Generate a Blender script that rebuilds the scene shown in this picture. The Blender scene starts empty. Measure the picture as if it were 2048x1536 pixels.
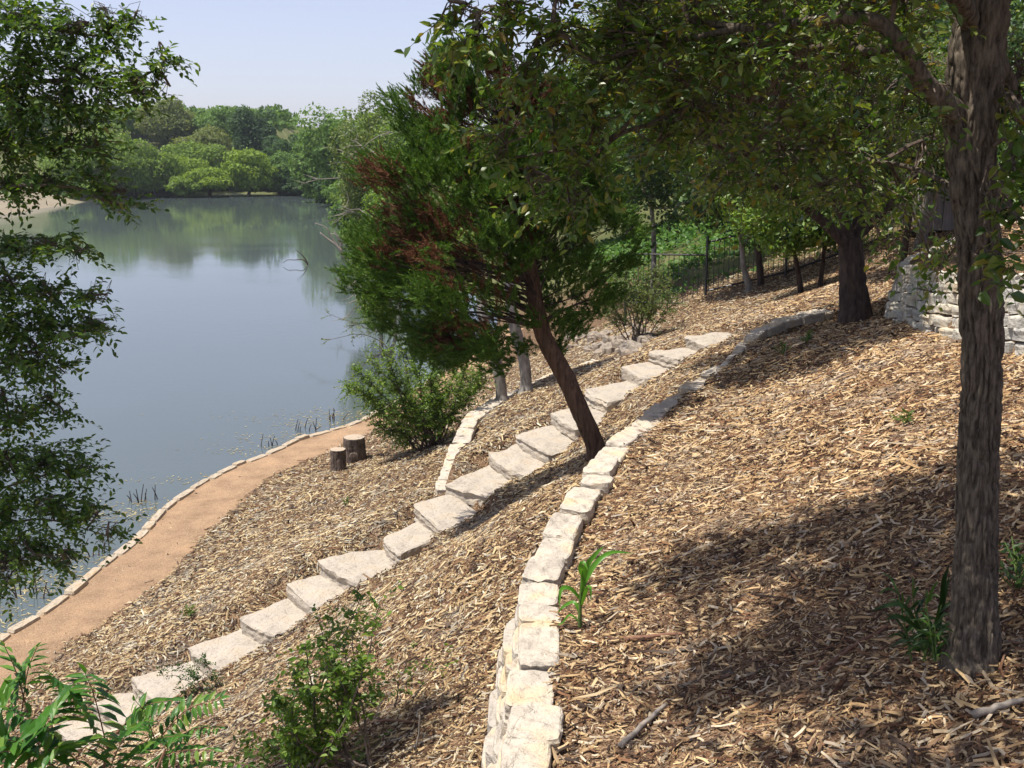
import bpy, math, random
import numpy as np
from mathutils import Vector

# ------------------------------------------------------------------ camera, sky, sun, exposure
sc = bpy.context.scene
C = sc.collection
RES_F = 2161.0                    # focal length in pixels of a 2048 wide frame
PITCH = math.radians(12.7)
EYE = np.array([0.0, 0.0, 6.0])
cd = bpy.data.cameras.new("camera")
cd.lens = 36.0 * RES_F / 2048.0
cd.sensor_width = 36.0
cd.clip_start = 0.05
cd.clip_end = 3000
cam = bpy.data.objects.new("camera", cd)
C.objects.link(cam)
cam.location = EYE
cam.rotation_euler = (math.pi / 2 - PITCH, 0, 0)
sc.camera = cam

SUN_OFF = (0.37, 0.09)            # how far a shadow falls per metre of drop
to_sun = Vector((-SUN_OFF[0], -SUN_OFF[1], 1.0)).normalized()
w = bpy.data.worlds.new("World")
sc.world = w
w.use_nodes = True
nt = w.node_tree
nt.nodes.clear()
sky = nt.nodes.new("ShaderNodeTexSky")
sky.sky_type = 'NISHITA'
sky.sun_disc = False
sky.sun_elevation = math.asin(to_sun.z)
sky.sun_rotation = math.atan2(to_sun.x, to_sun.y)
sky.air_density = 0.8
sky.dust_density = 1.0
sky.ozone_density = 1.0
bgn = nt.nodes.new("ShaderNodeBackground")
bgn.inputs["Strength"].default_value = 0.112
wo = nt.nodes.new("ShaderNodeOutputWorld")
veil = nt.nodes.new("ShaderNodeMix")          # thin even summer haze over the whole sky
veil.data_type = 'RGBA'
veil.inputs[0].default_value = 0.55
veil.inputs[7].default_value = (3.35, 3.2, 4.2, 1)
nt.links.new(sky.outputs[0], veil.inputs[6])
nt.links.new(veil.outputs[2], bgn.inputs[0])
nt.links.new(bgn.outputs[0], wo.inputs[0])
sl = bpy.data.lights.new("sun", 'SUN')
sl.energy = 4.1
sl.angle = math.radians(0.55)
sl.color = (1.0, 0.94, 0.85)
sun = bpy.data.objects.new("sun", sl)
C.objects.link(sun)
sun.rotation_euler = (-to_sun).to_track_quat('-Z', 'Y').to_euler()
vs = sc.view_settings
vs.view_transform = 'Standard'
vs.look = 'None'
vs.exposure = 0.80
vs.gamma = 1.0
sc.cycles.max_bounces = 6
sc.cycles.diffuse_bounces = 3
sc.cycles.glossy_bounces = 3
sc.cycles.transmission_bounces = 4

# ------------------------------------------------------------------ picture geometry -> world points
CP, SP = math.cos(PITCH), math.sin(PITCH)
def ray(px, py):
    a, b = (px - 1024.0) / RES_F, (py - 768.0) / RES_F
    return np.array([a, CP - SP * b, -SP - CP * b])
def uz(px, py, z):
    d = ray(px, py)
    return EYE + d * ((z - EYE[2]) / d[2])
def uy(px, py, y):
    d = ray(px, py)
    return EYE + d * (y / d[1])
def unit(a):
    a = np.asarray(a, float)
    return a / np.maximum(np.linalg.norm(a, axis=-1, keepdims=True), 1e-9)
def sstep(a, b, x):
    t = np.clip((x - a) / (b - a), 0, 1)
    return t * t * (3 - 2 * t)

# ------------------------------------------------------------------ materials
def mat_new(name):
    m = bpy.data.materials.new(name)
    m.use_nodes = True
    nt = m.node_tree
    return m, nt, nt.nodes["Principled BSDF"], nt.nodes["Material Output"]
def N(nt, t, **kw):
    n = nt.nodes.new(t)
    for k, v in kw.items():
        setattr(n, k, v)
    return n
def ramp(nt, fac, stops, interp='LINEAR'):
    r = N(nt, "ShaderNodeValToRGB")
    cr = r.color_ramp
    cr.interpolation = interp
    while len(cr.elements) < len(stops):
        cr.elements.new(0.5)
    for e, (p, c) in zip(cr.elements, stops):
        e.position = p
        e.color = (c[0], c[1], c[2], 1)
    nt.links.new(fac, r.inputs[0])
    return r.outputs[0]
def noise(nt, scale, detail=4.0, rough=0.55, vec=None, coord="Object", stretch=None):
    n = N(nt, "ShaderNodeTexNoise")
    n.inputs["Scale"].default_value = scale
    n.inputs["Detail"].default_value = detail
    n.inputs["Roughness"].default_value = rough
    if vec is None:
        tc = N(nt, "ShaderNodeTexCoord")
        vec = tc.outputs[coord]
    if stretch:
        mp = N(nt, "ShaderNodeMapping")
        mp.inputs["Scale"].default_value = stretch
        nt.links.new(vec, mp.inputs[0])
        vec = mp.outputs[0]
    nt.links.new(vec, n.inputs["Vector"])
    return n.outputs["Fac"]
def mixc(nt, fac, a, b, mode='MIX'):
    m = N(nt, "ShaderNodeMix", data_type='RGBA', blend_type=mode)
    for sock, v in ((m.inputs[0], fac), (m.inputs[6], a), (m.inputs[7], b)):
        if isinstance(v, (int, float)):
            sock.default_value = v
        elif isinstance(v, tuple):
            sock.default_value = (v[0], v[1], v[2], 1)
        else:
            nt.links.new(v, sock)
    return m.outputs[2]
def bump(nt, height, strength, dist, prev=None):
    b = N(nt, "ShaderNodeBump")
    b.inputs["Strength"].default_value = strength
    b.inputs["Distance"].default_value = dist
    nt.links.new(height, b.inputs["Height"])
    if prev is not None:
        nt.links.new(prev, b.inputs["Normal"])
    return b.outputs[0]
def island(nt):
    return N(nt, "ShaderNodeNewGeometry").outputs["Random Per Island"]

def leaf_mat(name, stops, trans=0.3, rough=0.5, spec=0.35, tcol=None, noise_scale=1.2, noise_mix=0.35):
    m, nt, p, out = mat_new(name)
    c = ramp(nt, island(nt), stops)
    n = noise(nt, noise_scale, 2)
    c2 = mixc(nt, n, (0.72, 0.80, 0.72), (1.28, 1.2, 1.1))
    c = mixc(nt, noise_mix * 2, c, mixc(nt, 1.0, c, c2, 'MULTIPLY'))
    nt.links.new(c, p.inputs["Base Color"])
    p.inputs["Roughness"].default_value = rough
    p.inputs["Specular IOR Level"].default_value = spec
    if trans > 0:
        t = N(nt, "ShaderNodeBsdfTranslucent")
        tc = mixc(nt, 1.0, c, tcol or (1.5, 1.45, 0.6), 'MULTIPLY')
        nt.links.new(tc, t.inputs[0])
        mx = N(nt, "ShaderNodeMixShader")
        mx.inputs[0].default_value = trans
        nt.links.new(p.outputs[0], mx.inputs[1])
        nt.links.new(t.outputs[0], mx.inputs[2])
        nt.links.new(mx.outputs[0], out.inputs[0])
    return m

def bark_mat(name, dark, light, scale=1.0, bumpd=0.01, stretch=(22, 22, 5)):
    m, nt, p, out = mat_new(name)
    tc = N(nt, "ShaderNodeTexCoord").outputs["Object"]
    n1 = noise(nt, scale, 6, 0.65, tc, stretch=stretch)
    n2 = noise(nt, 3 * scale, 3, 0.5, tc)
    c = ramp(nt, n1, [(0.32, dark), (0.68, light)])
    c = mixc(nt, 0.5, c, mixc(nt, n2, (0.7, 0.7, 0.7), (1.3, 1.25, 1.2)), 'MULTIPLY')
    nt.links.new(c, p.inputs["Base Color"])
    p.inputs["Roughness"].default_value = 0.9
    p.inputs["Specular IOR Level"].default_value = 0.15
    nt.links.new(bump(nt, n1, 0.9, bumpd), p.inputs["Normal"])
    return m

def stone_mat(name, a, b, warm, stain=0.35):
    m, nt, p, out = mat_new(name)
    tc = N(nt, "ShaderNodeTexCoord").outputs["Object"]
    isl = island(nt)
    n1 = noise(nt, 3.5, 6, 0.6, tc)
    n2 = noise(nt, 28, 6, 0.7, tc)
    n3 = noise(nt, 22, 4, 0.6, tc, stretch=(1, 1, 4.5))
    n4 = noise(nt, 9, 5, 0.7, tc)
    ck = N(nt, 'ShaderNodeTexVoronoi', feature='DISTANCE_TO_EDGE')
    ck.inputs['Scale'].default_value = 2.6
    wv = N(nt, 'ShaderNodeVectorMath', operation='MULTIPLY_ADD')
    nz = N(nt, 'ShaderNodeTexNoise')
    nz.inputs['Scale'].default_value = 5
    nz.inputs['Detail'].default_value = 5
    nt.links.new(tc, nz.inputs['Vector'])
    wv.inputs[1].default_value = (.35, .35, .35)
    nt.links.new(nz.outputs['Color'], wv.inputs[0])
    nt.links.new(tc, wv.inputs[2])
    nt.links.new(wv.outputs[0], ck.inputs['Vector'])
    crack = ramp(nt, ck.outputs['Distance'], [(0.0, (0, 0, 0)), (0.018, (1, 1, 1))])
    c = ramp(nt, n1, [(0.30, a), (0.50, b), (0.66, warm)])
    tint = ramp(nt, isl, [(0, (0.82, 0.82, 0.84)), (0.5, (1.0, 0.99, 0.97)), (1, (1.06, 0.98, 0.86))])
    c = mixc(nt, 1.0, c, tint, 'MULTIPLY')
    sp = ramp(nt, n2, [(0.34, (0.50, 0.47, 0.43)), (0.47, (1, 1, 1))])
    c = mixc(nt, stain, c, sp, 'MULTIPLY')
    nt.links.new(c, p.inputs["Base Color"])
    p.inputs["Roughness"].default_value = 0.92
    p.inputs["Specular IOR Level"].default_value = 0.15
    b1 = bump(nt, n2, 0.8, 0.014)
    b2 = bump(nt, n4, 0.6, 0.03, b1)
    b3 = bump(nt, crack, 0.35, 0.012, b2)
    nt.links.new(bump(nt, n3, 0.7, 0.014, b3), p.inputs["Normal"])
    return m

M = {}
M['limestone'] = stone_mat('limestone', (0.37, 0.335, 0.29), (0.50, 0.455, 0.39), (0.54, 0.435, 0.29), 0.5)
M['slabstone'] = stone_mat('slabstone', (0.32, 0.288, 0.247), (0.42, 0.38, 0.328), (0.42, 0.36, 0.285), 0.6)
M['wallstone'] = stone_mat('wallstone', (0.40, 0.395, 0.37), (0.55, 0.53, 0.475), (0.54, 0.46, 0.33), 0.45)
M['edgestone'] = stone_mat('edgestone', (0.32, 0.275, 0.215), (0.42, 0.365, 0.29), (0.40, 0.31, 0.205), 0.55)
M['rubble'] = stone_mat('rubble', (0.20, 0.175, 0.155), (0.30, 0.265, 0.225), (0.30, 0.24, 0.19), 0.6)

def mulch_ground():
    m, nt, p, out = mat_new('mulch_ground')
    tc = N(nt, "ShaderNodeTexCoord").outputs["Object"]
    v = N(nt, "ShaderNodeTexVoronoi")
    v.inputs["Scale"].default_value = 48
    mp = N(nt, "ShaderNodeMapping")
    mp.inputs["Rotation"].default_value = (0, 0, 0.7)
    mp.inputs["Scale"].default_value = (1.0, 2.6, 1.0)
    nz = N(nt, "ShaderNodeTexNoise")
    nz.inputs["Scale"].default_value = 9
    nt.links.new(tc, nz.inputs["Vector"])
    va = N(nt, "ShaderNodeVectorMath", operation='MULTIPLY_ADD')
    va.inputs[1].default_value = (0.25, 0.25, 0.25)
    nt.links.new(nz.outputs["Color"], va.inputs[0])
    nt.links.new(tc, va.inputs[2])
    nt.links.new(va.outputs[0], mp.inputs[0])
    nt.links.new(mp.outputs[0], v.inputs["Vector"])
    sepc = N(nt, "ShaderNodeSeparateColor")
    nt.links.new(v.outputs["Color"], sepc.inputs[0])
    c = ramp(nt, sepc.outputs[0], [(0.0, (0.035, 0.022, 0.014)), (0.35, (0.11, 0.066, 0.04)), (0.7, (0.22, 0.145, 0.088)), (1.0, (0.36, 0.26, 0.165))])
    n2 = noise(nt, 0.6, 4, 0.6, tc)
    c = mixc(nt, 0.55, c, mixc(nt, n2, (0.62, 0.58, 0.55), (1.3, 1.25, 1.2)), 'MULTIPLY')
    # dry grass and soil on the banks far from the garden
    att = N(nt, "ShaderNodeAttribute", attribute_name="mulched")
    n3 = noise(nt, 0.35, 5, 0.6, tc)
    soil = ramp(nt, n3, [(0.3, (0.06, 0.08, 0.025)), (0.55, (0.13, 0.14, 0.055)), (0.75, (0.17, 0.17, 0.08))])
    sx = N(nt, 'ShaderNodeSeparateXYZ')
    nt.links.new(tc, sx.inputs[0])
    mrx = N(nt, 'ShaderNodeMapRange')
    mrx.inputs[1].default_value = -39.0
    mrx.inputs[2].default_value = -42.0
    nt.links.new(sx.outputs[0], mrx.inputs[0])
    mry = N(nt, 'ShaderNodeMapRange')
    mry.inputs[1].default_value = 118.0
    mry.inputs[2].default_value = 104.0
    nt.links.new(sx.outputs[1], mry.inputs[0])
    mm = N(nt, 'ShaderNodeMath', operation='MULTIPLY')
    nt.links.new(mrx.outputs[0], mm.inputs[0])
    nt.links.new(mry.outputs[0], mm.inputs[1])
    soil = mixc(nt, mm.outputs[0], soil, mixc(nt, n3, (0.22, 0.19, 0.13), (0.37, 0.315, 0.235)))
    c = mixc(nt, att.outputs["Fac"], soil, c)
    nt.links.new(c, p.inputs["Base Color"])
    p.inputs["Roughness"].default_value = 0.95
    p.inputs["Specular IOR Level"].default_value = 0.1
    h = noise(nt, 45, 3, 0.6, tc)
    b1 = bump(nt, sepc.outputs[1], 0.8, 0.02)
    nt.links.new(bump(nt, h, 0.4, 0.01, b1), p.inputs["Normal"])
    return m
M['ground'] = mulch_ground()

def chip_mat():
    m, nt, p, out = mat_new('wood_chips')
    tc = N(nt, "ShaderNodeTexCoord").outputs["Object"]
    c = ramp(nt, island(nt), [(0.0, (0.028, 0.018, 0.014)), (0.19, (0.085, 0.047, 0.030)), (0.34, (0.19, 0.10, 0.055)),
                             (0.48, (0.31, 0.205, 0.105)), (0.64, (0.44, 0.32, 0.175)), (0.80, (0.58, 0.45, 0.26)),
                             (0.91, (0.30, 0.27, 0.225)), (1.0, (0.70, 0.60, 0.43))])
    n1 = noise(nt, 0.5, 3, 0.6, tc)
    c = mixc(nt, 0.6, c, mixc(nt, n1, (0.66, 0.62, 0.58), (1.26, 1.26, 1.22)), 'MULTIPLY')
    n5 = noise(nt, 1.7, 4, 0.65, tc)
    c = mixc(nt, ramp(nt, n5, [(0.52, (0, 0, 0)), (0.68, (.45, .45, .45))]), c, (0.27, 0.24, 0.20))
    # the lower slope is greyer straw, the terrace redder
    sx = N(nt, "ShaderNodeSeparateXYZ")
    nt.links.new(tc, sx.inputs[0])
    mr = N(nt, "ShaderNodeMapRange")
    mr.inputs[1].default_value = 2.0
    mr.inputs[2].default_value = 4.2
    nt.links.new(sx.outputs[2], mr.inputs[0])
    tint = mixc(nt, mr.outputs[0], (1.0, 1.06, 1.10), (1.06, 1.0, 0.95))
    c = mixc(nt, 1.0, c, tint, 'MULTIPLY')
    nt.links.new(c, p.inputs["Base Color"])
    p.inputs["Roughness"].default_value = 0.8
    p.inputs["Specular IOR Level"].default_value = 0.2
    return m
M['chips'] = chip_mat()

def path_mat():
    m, nt, p, out = mat_new('granite_path')
    tc = N(nt, "ShaderNodeTexCoord").outputs["Object"]
    n1 = noise(nt, 60, 5, 0.85, tc)
    n2 = noise(nt, 2.2, 6, 0.7, tc)
    c = ramp(nt, n1, [(0.34, (0.16, 0.095, 0.055)), (0.46, (0.32, 0.21, 0.128)), (0.58, (0.42, 0.29, 0.185)), (0.70, (0.64, 0.51, 0.37))])
    c = mixc(nt, 1.0, c, ramp(nt, n2, [(0.3, (0.72, 0.70, 0.68)), (0.5, (1, 1, 1)), (0.7, (1.25, 1.22, 1.16))]), 'MULTIPLY')
    nt.links.new(c, p.inputs["Base Color"])
    p.inputs["Roughness"].default_value = 0.95
    p.inputs["Specular IOR Level"].default_value = 0.1
    nt.links.new(bump(nt, n1, 1.0, 0.02), p.inputs["Normal"])
    return m
M['path'] = path_mat()

def water_mat():
    m, nt, p, out = mat_new('lake_water')
    tc = N(nt, "ShaderNodeTexCoord").outputs["Object"]
    n2 = noise(nt, 0.05, 4, 0.6, tc)
    c = ramp(nt, n2, [(0.35, (0.070, 0.090, 0.088)), (0.65, (0.082, 0.106, 0.108))])
    nt.links.new(c, p.inputs["Base Color"])
    p.inputs["Roughness"].default_value = 0.04
    p.inputs["IOR"].default_value = 1.45
    a = noise(nt, 1.0, 3, 0.55, tc, stretch=(2.2, 3.2, 1))
    b = noise(nt, 1.0, 2, 0.5, tc, stretch=(9, 13, 1))
    # wind lanes: ruffled patches between glassy ones
    wl = noise(nt, 1.0, 4, 0.6, tc, stretch=(0.035, 0.10, 1))
    st = ramp(nt, wl, [(0.42, (0.012, 0.012, 0.012)), (0.62, (0.085, 0.085, 0.085))])
    b1 = bump(nt, a, 0.05, 0.05)
    nt.links.new(st, b1.node.inputs["Strength"])
    b2 = bump(nt, b, 0.05, 0.016, b1)
    nt.links.new(st, b2.node.inputs["Strength"])
    nt.links.new(b2, p.inputs["Normal"])
    return m
M['water'] = water_mat()

G_ELM = [(0.0, (0.022, 0.050, 0.010)), (0.4, (0.045, 0.095, 0.016)), (0.75, (0.075, 0.14, 0.022)), (0.97, (0.11, 0.17, 0.03)), (1.0, (0.15, 0.15, 0.03))]
M['elm'] = leaf_mat('elm_leaf', [(p, (c[0] * 1.35, c[1] * 1.35, c[2] * 1.2)) for p, c in G_ELM], 0.38, 0.42, 0.5)
M['olive'] = leaf_mat('olive_leaf', [(0.0, (0.036, 0.082, 0.014)), (0.4, (0.088, 0.160, 0.024)), (0.80, (0.155, 0.215, 0.05)), (0.95, (0.21, 0.21, 0.04)), (1.0, (0.20, 0.13, 0.02))], 0.42, 0.40, 0.6)
M['cedar'] = leaf_mat('cedar_needles', [(0.0, (0.030, 0.078, 0.012)), (0.5, (0.070, 0.158, 0.022)), (0.85, (0.12, 0.215, 0.032)), (1.0, (0.18, 0.22, 0.05))], 0.22, 0.6, 0.25, noise_scale=3)
M['cedar_brown'] = leaf_mat('dead_cedar_needles', [(0.0, (0.075, 0.034, 0.022)), (0.6, (0.16, 0.070, 0.040)), (1.0, (0.24, 0.125, 0.07))], 0.1, 0.8, 0.1, (1.2, 1, .8))
M['bush'] = leaf_mat('bush_leaf', [(0.0, (0.055, 0.112, 0.015)), (0.5, (0.118, 0.215, 0.028)), (0.85, (0.18, 0.28, 0.042)), (1.0, (0.21, 0.27, 0.05))], 0.38, 0.45, 0.4)
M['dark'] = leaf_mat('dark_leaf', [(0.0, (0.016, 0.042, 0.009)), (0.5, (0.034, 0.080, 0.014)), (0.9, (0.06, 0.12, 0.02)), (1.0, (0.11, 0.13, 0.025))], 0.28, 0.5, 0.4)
M['sumac'] = leaf_mat('sumac_leaf', [(0.0, (0.028, 0.095, 0.016)), (0.5, (0.055, 0.165, 0.022)), (0.85, (0.10, 0.22, 0.03)), (1.0, (0.17, 0.26, 0.04))], 0.35, 0.42, 0.4)
M['corn'] = leaf_mat('corn_leaf', [(0.0, (0.06, 0.20, 0.015)), (1.0, (0.11, 0.28, 0.03))], 0.35, 0.4, 0.4)
M['cover'] = leaf_mat('groundcover_leaf', [(0.0, (0.03, 0.085, 0.012)), (0.5, (0.06, 0.15, 0.02)), (1.0, (0.12, 0.22, 0.04))], 0.3, 0.5, 0.3)
M['shrub'] = leaf_mat('shrub_leaf', [(0.0, (0.06, 0.10, 0.028)), (0.5, (0.11, 0.16, 0.04)), (1.0, (0.19, 0.22, 0.07))], 0.3, 0.5, 0.3)
def far_mat(name, c, k=0.25):
    a = tuple(x * (1 - k) for x in c)
    b = tuple(x * (1 + k) for x in c)
    return leaf_mat(name, [(0, a), (1, b)], 0.38, 0.6, 0.2, noise_scale=0.25, noise_mix=0.4)
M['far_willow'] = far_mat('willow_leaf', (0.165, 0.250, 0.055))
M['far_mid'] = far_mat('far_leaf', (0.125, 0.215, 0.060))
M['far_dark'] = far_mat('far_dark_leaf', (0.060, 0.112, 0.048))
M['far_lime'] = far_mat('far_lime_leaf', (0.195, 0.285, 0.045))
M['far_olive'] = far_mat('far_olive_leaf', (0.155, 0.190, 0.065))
M['bark'] = bark_mat('elm_bark', (0.030, 0.025, 0.019), (0.21, 0.175, 0.135), 1.0, 0.014, (62, 62, 15))
M['bark_cedar'] = bark_mat('cedar_bark', (0.045, 0.028, 0.020), (0.17, 0.105, 0.07), 1.0, 0.01, (40, 40, 4))
M['bark_grey'] = bark_mat('grey_bark', (0.13, 0.12, 0.11), (0.36, 0.34, 0.31), 1.0, 0.006, (14, 14, 5))
M['bark_dark'] = bark_mat('dark_bark', (0.03, 0.022, 0.02), (0.12, 0.085, 0.07), 1.0, 0.008, (20, 20, 4))
M['twig'] = bark_mat('twig_bark', (0.06, 0.045, 0.035), (0.20, 0.16, 0.13), 1.0, 0.002, (40, 40, 40))
M['twig_pale'] = bark_mat('pale_twig', (0.16, 0.14, 0.12), (0.34, 0.30, 0.26), 1.0, 0.002, (30, 30, 30))
M['stem_green'] = bark_mat('green_stem', (0.06, 0.10, 0.03), (0.13, 0.20, 0.05), 1.0, 0.001, (30, 30, 30))
M['stem_red'] = bark_mat('red_stem', (0.13, 0.07, 0.05), (0.25, 0.14, 0.09), 1.0, 0.001, (30, 30, 30))
M['plank'] = bark_mat('grey_plank', (0.17, 0.15, 0.13), (0.33, 0.30, 0.27), 1.0, 0.003, (30, 30, 2))
def plain(name, c, rough=0.5, metal=0.0):
    m, nt, p, out = mat_new(name)
    n = noise(nt, 25, 4)
    nt.links.new(mixc(nt, n, tuple(x * .75 for x in c), tuple(x * 1.25 for x in c)), p.inputs["Base Color"])
    p.inputs["Roughness"].default_value = rough
    p.inputs["Metallic"].default_value = metal
    return m
M['iron'] = plain('black_iron', (0.012, 0.012, 0.013), 0.45)
M['roof'] = plain('dark_roof', (0.035, 0.03, 0.03), 0.9)
def cut_mat():
    m, nt, p, out = mat_new('cut_wood')
    tc = N(nt, "ShaderNodeTexCoord").outputs["Object"]
    wv = N(nt, "ShaderNodeTexWave", wave_type='RINGS', rings_direction='Z')
    wv.inputs["Scale"].default_value = 14
    wv.inputs["Distortion"].default_value = 2.5
    wv.inputs["Detail"].default_value = 3
    nt.links.new(tc, wv.inputs["Vector"])
    c = ramp(nt, wv.outputs["Fac"], [(0, (0.30, 0.235, 0.17)), (1, (0.46, 0.38, 0.29))])
    nt.links.new(c, p.inputs["Base Color"])
    p.inputs["Roughness"].default_value = 0.9
    return m
M['cut'] = cut_mat()

# ------------------------------------------------------------------ mesh helpers
class MB:
    """Collects vertices and faces (arrays of k-gons) for one mesh object."""
    def __init__(s):
        s.v, s.f, s.n = [], [], 0
    def add(s, v, faces):
        v = np.asarray(v, float).reshape(-1, 3)
        for f in faces:
            f = np.asarray(f, np.int64)
            if f.size:
                s.f.append(f + s.n)
        s.v.append(v)
        s.n += len(v)
        return s
    def build(s, name, mat, parent=None, smooth=False, origin=None):
        v = np.concatenate(s.v)
        if parent is not None:
            v = v - np.array(parent['_o'])
        elif origin is not None:
            v = v - np.array(origin)
        me = bpy.data.meshes.new(name)
        me.vertices.add(len(v))
        me.vertices.foreach_set("co", v.astype(np.float32).ravel())
        tot = np.concatenate([np.full(len(f), f.shape[1], np.int32) for f in s.f])
        idx = np.concatenate([f.ravel() for f in s.f]).astype(np.int32)
        me.loops.add(len(idx))
        me.loops.foreach_set("vertex_index", idx)
        me.polygons.add(len(tot))
        st = np.concatenate([[0], np.cumsum(tot)[:-1]]).astype(np.int32)
        me.polygons.foreach_set("loop_start", st)
        me.polygons.foreach_set("loop_total", tot)
        me.polygons.foreach_set("use_smooth", np.full(len(tot), smooth, bool))
        me.materials.append(mat)
        me.update()
        me.validate()
        o = bpy.data.objects.new(name, me)
        C.objects.link(o)
        if parent is not None:
            o.parent = parent
        elif origin is not None:
            o.location = origin
        return o
def tag(o, label=None, cat=None, group=None, kind=None):
    for k, v in (('label', label), ('category', cat), ('group', group), ('kind', kind)):
        if v:
            o[k] = v
    return o
def thing(name, loc, label, cat, group=None):
    o = bpy.data.objects.new(name, None)
    o.empty_display_size = 0.2
    C.objects.link(o)
    o.location = [float(a) for a in loc]
    o['_o'] = [float(a) for a in loc]
    tag(o, label, cat, group, 'thing')
    return o

def tube(mb, pts, rad, sides=8, cap=True):
    pts = np.asarray(pts, float)
    rad = np.broadcast_to(np.asarray(rad, float), (len(pts),))
    tubes(mb, pts[None], rad[None], sides, cap)
def tubes(mb, P, R, sides=3, cap=False):
    """P (n,k,3) polylines, R (n,k) or (k,) radii."""
    P = np.asarray(P, float)
    n, k, _ = P.shape
    R = np.broadcast_to(np.asarray(R, float), (n, k))
    T = np.empty_like(P)
    T[:, 1:-1] = P[:, 2:] - P[:, :-2]
    T[:, 0] = P[:, 1] - P[:, 0]
    T[:, -1] = P[:, -1] - P[:, -2]
    T = unit(T)
    mean = unit(P[:, -1] - P[:, 0])
    ref = np.where(np.abs(mean[:, 2:3]) > 0.8, np.array([[1.0, 0.0, 0.0]]), np.array([[0.0, 0.0, 1.0]]))[:, None, :]
    A = unit(np.cross(T, np.broadcast_to(ref, T.shape)))
    B = np.cross(T, A)
    ang = np.arange(sides) * 2 * math.pi / sides
    V = P[:, :, None, :] + R[:, :, None, None] * (np.cos(ang)[None, None, :, None] * A[:, :, None, :] + np.sin(ang)[None, None, :, None] * B[:, :, None, :])
    base = (np.arange(n) * k * sides)[:, None, None]
    i = (np.arange(k - 1) * sides)[None, :, None]
    j = np.arange(sides)[None, None, :]
    j2 = (j + 1) % sides
    q = np.stack([base + i + j, base + i + j2, base + i + sides + j2, base + i + sides + j], -1).reshape(-1, 4)
    faces = [q]
    if cap:
        faces.append(base.reshape(-1, 1) + (k - 1) * sides + np.arange(sides)[None, :])
        faces.append(base.reshape(-1, 1) + np.arange(sides)[None, ::-1])
    mb.add(V.reshape(-1, 3), faces)
def smooth_line(pts, n, jitter=0.0, rng=None):
    """Catmull-Rom through pts."""
    p = np.asarray(pts, float)
    if len(p) == 2:
        o = p[0] + (p[1] - p[0]) * np.linspace(0, 1, n)[:, None]
    else:
        q = np.vstack([2 * p[0] - p[1], p, 2 * p[-1] - p[-2]])
        t = np.linspace(0, len(p) - 1 - 1e-6, n)
        i = t.astype(int)
        u = (t - i)[:, None]
        a, b, c, d = q[i], q[i + 1], q[i + 2], q[i + 3]
        o = 0.5 * (2 * b + (c - a) * u + (2 * a - 5 * b + 4 * c - d) * u * u + (3 * b - a - 3 * c + d) * u ** 3)
    if jitter:
        j = rng.normal(0, jitter, o.shape)
        j[0] = 0
        o = o + j
    return o
def leaves(mb, P, D, Nn, L, W, full=True, fold=0.22, droop=0.12):
    """Leaf blades: base P, direction D, normal Nn, length L, width W."""
    n = len(P)
    D = unit(D)
    S = unit(np.cross(D, Nn))
    U = np.cross(S, D)
    L = np.broadcast_to(np.asarray(L, float), (n,))[:, None]
    W = np.broadcast_to(np.asarray(W, float), (n,))[:, None]
    if full:
        def pt(u, s, h):
            return P + D * L * u + S * W * s + U * (W * abs(s) * fold * 2 - L * droop * u * u + h * W)
        V = np.stack([pt(0, 0, 0), pt(.38, 0, 0), pt(.72, 0, 0), pt(1, 0, 0), pt(.30, .48, 0), pt(.68, .38, 0), pt(.30, -.48, 0), pt(.68, -.38, 0)], 1)
        b = (np.arange(n) * 8)[:, None]
        tri = np.concatenate([b + np.array([[0, 1, 4]]), b + np.array([[2, 3, 5]]), b + np.array([[1, 0, 6]]), b + np.array([[3, 2, 7]])])
        quad = np.concatenate([b + np.array([[1, 2, 5, 4]]), b + np.array([[2, 1, 6, 7]])])
        mb.add(V.reshape(-1, 3), [tri, quad])
    else:
        V = np.stack([P, P + D * L * .45 + S * W * .5, P + D * L - U * L * droop, P + D * L * .45 - S * W * .5], 1)
        mb.add(V.reshape(-1, 3), [(np.arange(n) * 4)[:, None] + np.arange(4)[None, :]])
def twigs(rng, S, D, Lt, K, lsz, wratio=0.5, droop=0.15, spread=0.9, up=0.8):
    """Twigs starting at S along D (n,3) with K alternate leaves each. Returns (polylines, leaf P, D, N, L, W)."""
    n = len(S)
    D = unit(D)
    Lt = np.broadcast_to(np.asarray(Lt, float), (n,))
    ref = np.tile(np.array([[0.0, 0.0, 1.0]]), (n, 1)) + rng.normal(0, 0.35, (n, 3))
    side = unit(np.cross(D, ref))
    bend = side * rng.normal(0, 0.12, (n, 1))
    def at(u):
        u = np.asarray(u)
        return S[:, None, :] + D[:, None, :] * (Lt[:, None] * u)[..., None] + (bend * Lt[:, None])[:, None, :] * (u * u)[..., None] - np.array([0, 0, 1.0]) * (droop * Lt[:, None] * u * u)[..., None]
    uu = np.broadcast_to(np.linspace(0, 1, 4)[None, :], (n, 4))
    poly = at(uu)
    ul = np.clip((np.arange(K)[None, :] + rng.uniform(-.3, .3, (n, K)) + 0.9) / K, 0.05, 1.0)
    LP = at(ul)
    sg = np.where(np.arange(K) % 2 == 0, 1.0, -1.0)[None, :, None]
    LD = D[:, None, :] * 0.65 + side[:, None, :] * sg * spread + rng.normal(0, 0.28, (n, K, 3)) - np.array([0, 0, .12])
    LN = np.array([0, 0, up]) + rng.normal(0, 0.42, (n, K, 3))
    LL = lsz * rng.uniform(0.6, 1.2, (n, K))
    return poly, LP.reshape(-1, 3), LD.reshape(-1, 3), LN.reshape(-1, 3), LL.ravel(), LL.ravel() * wratio * rng.uniform(.85, 1.15, n * K)

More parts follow.
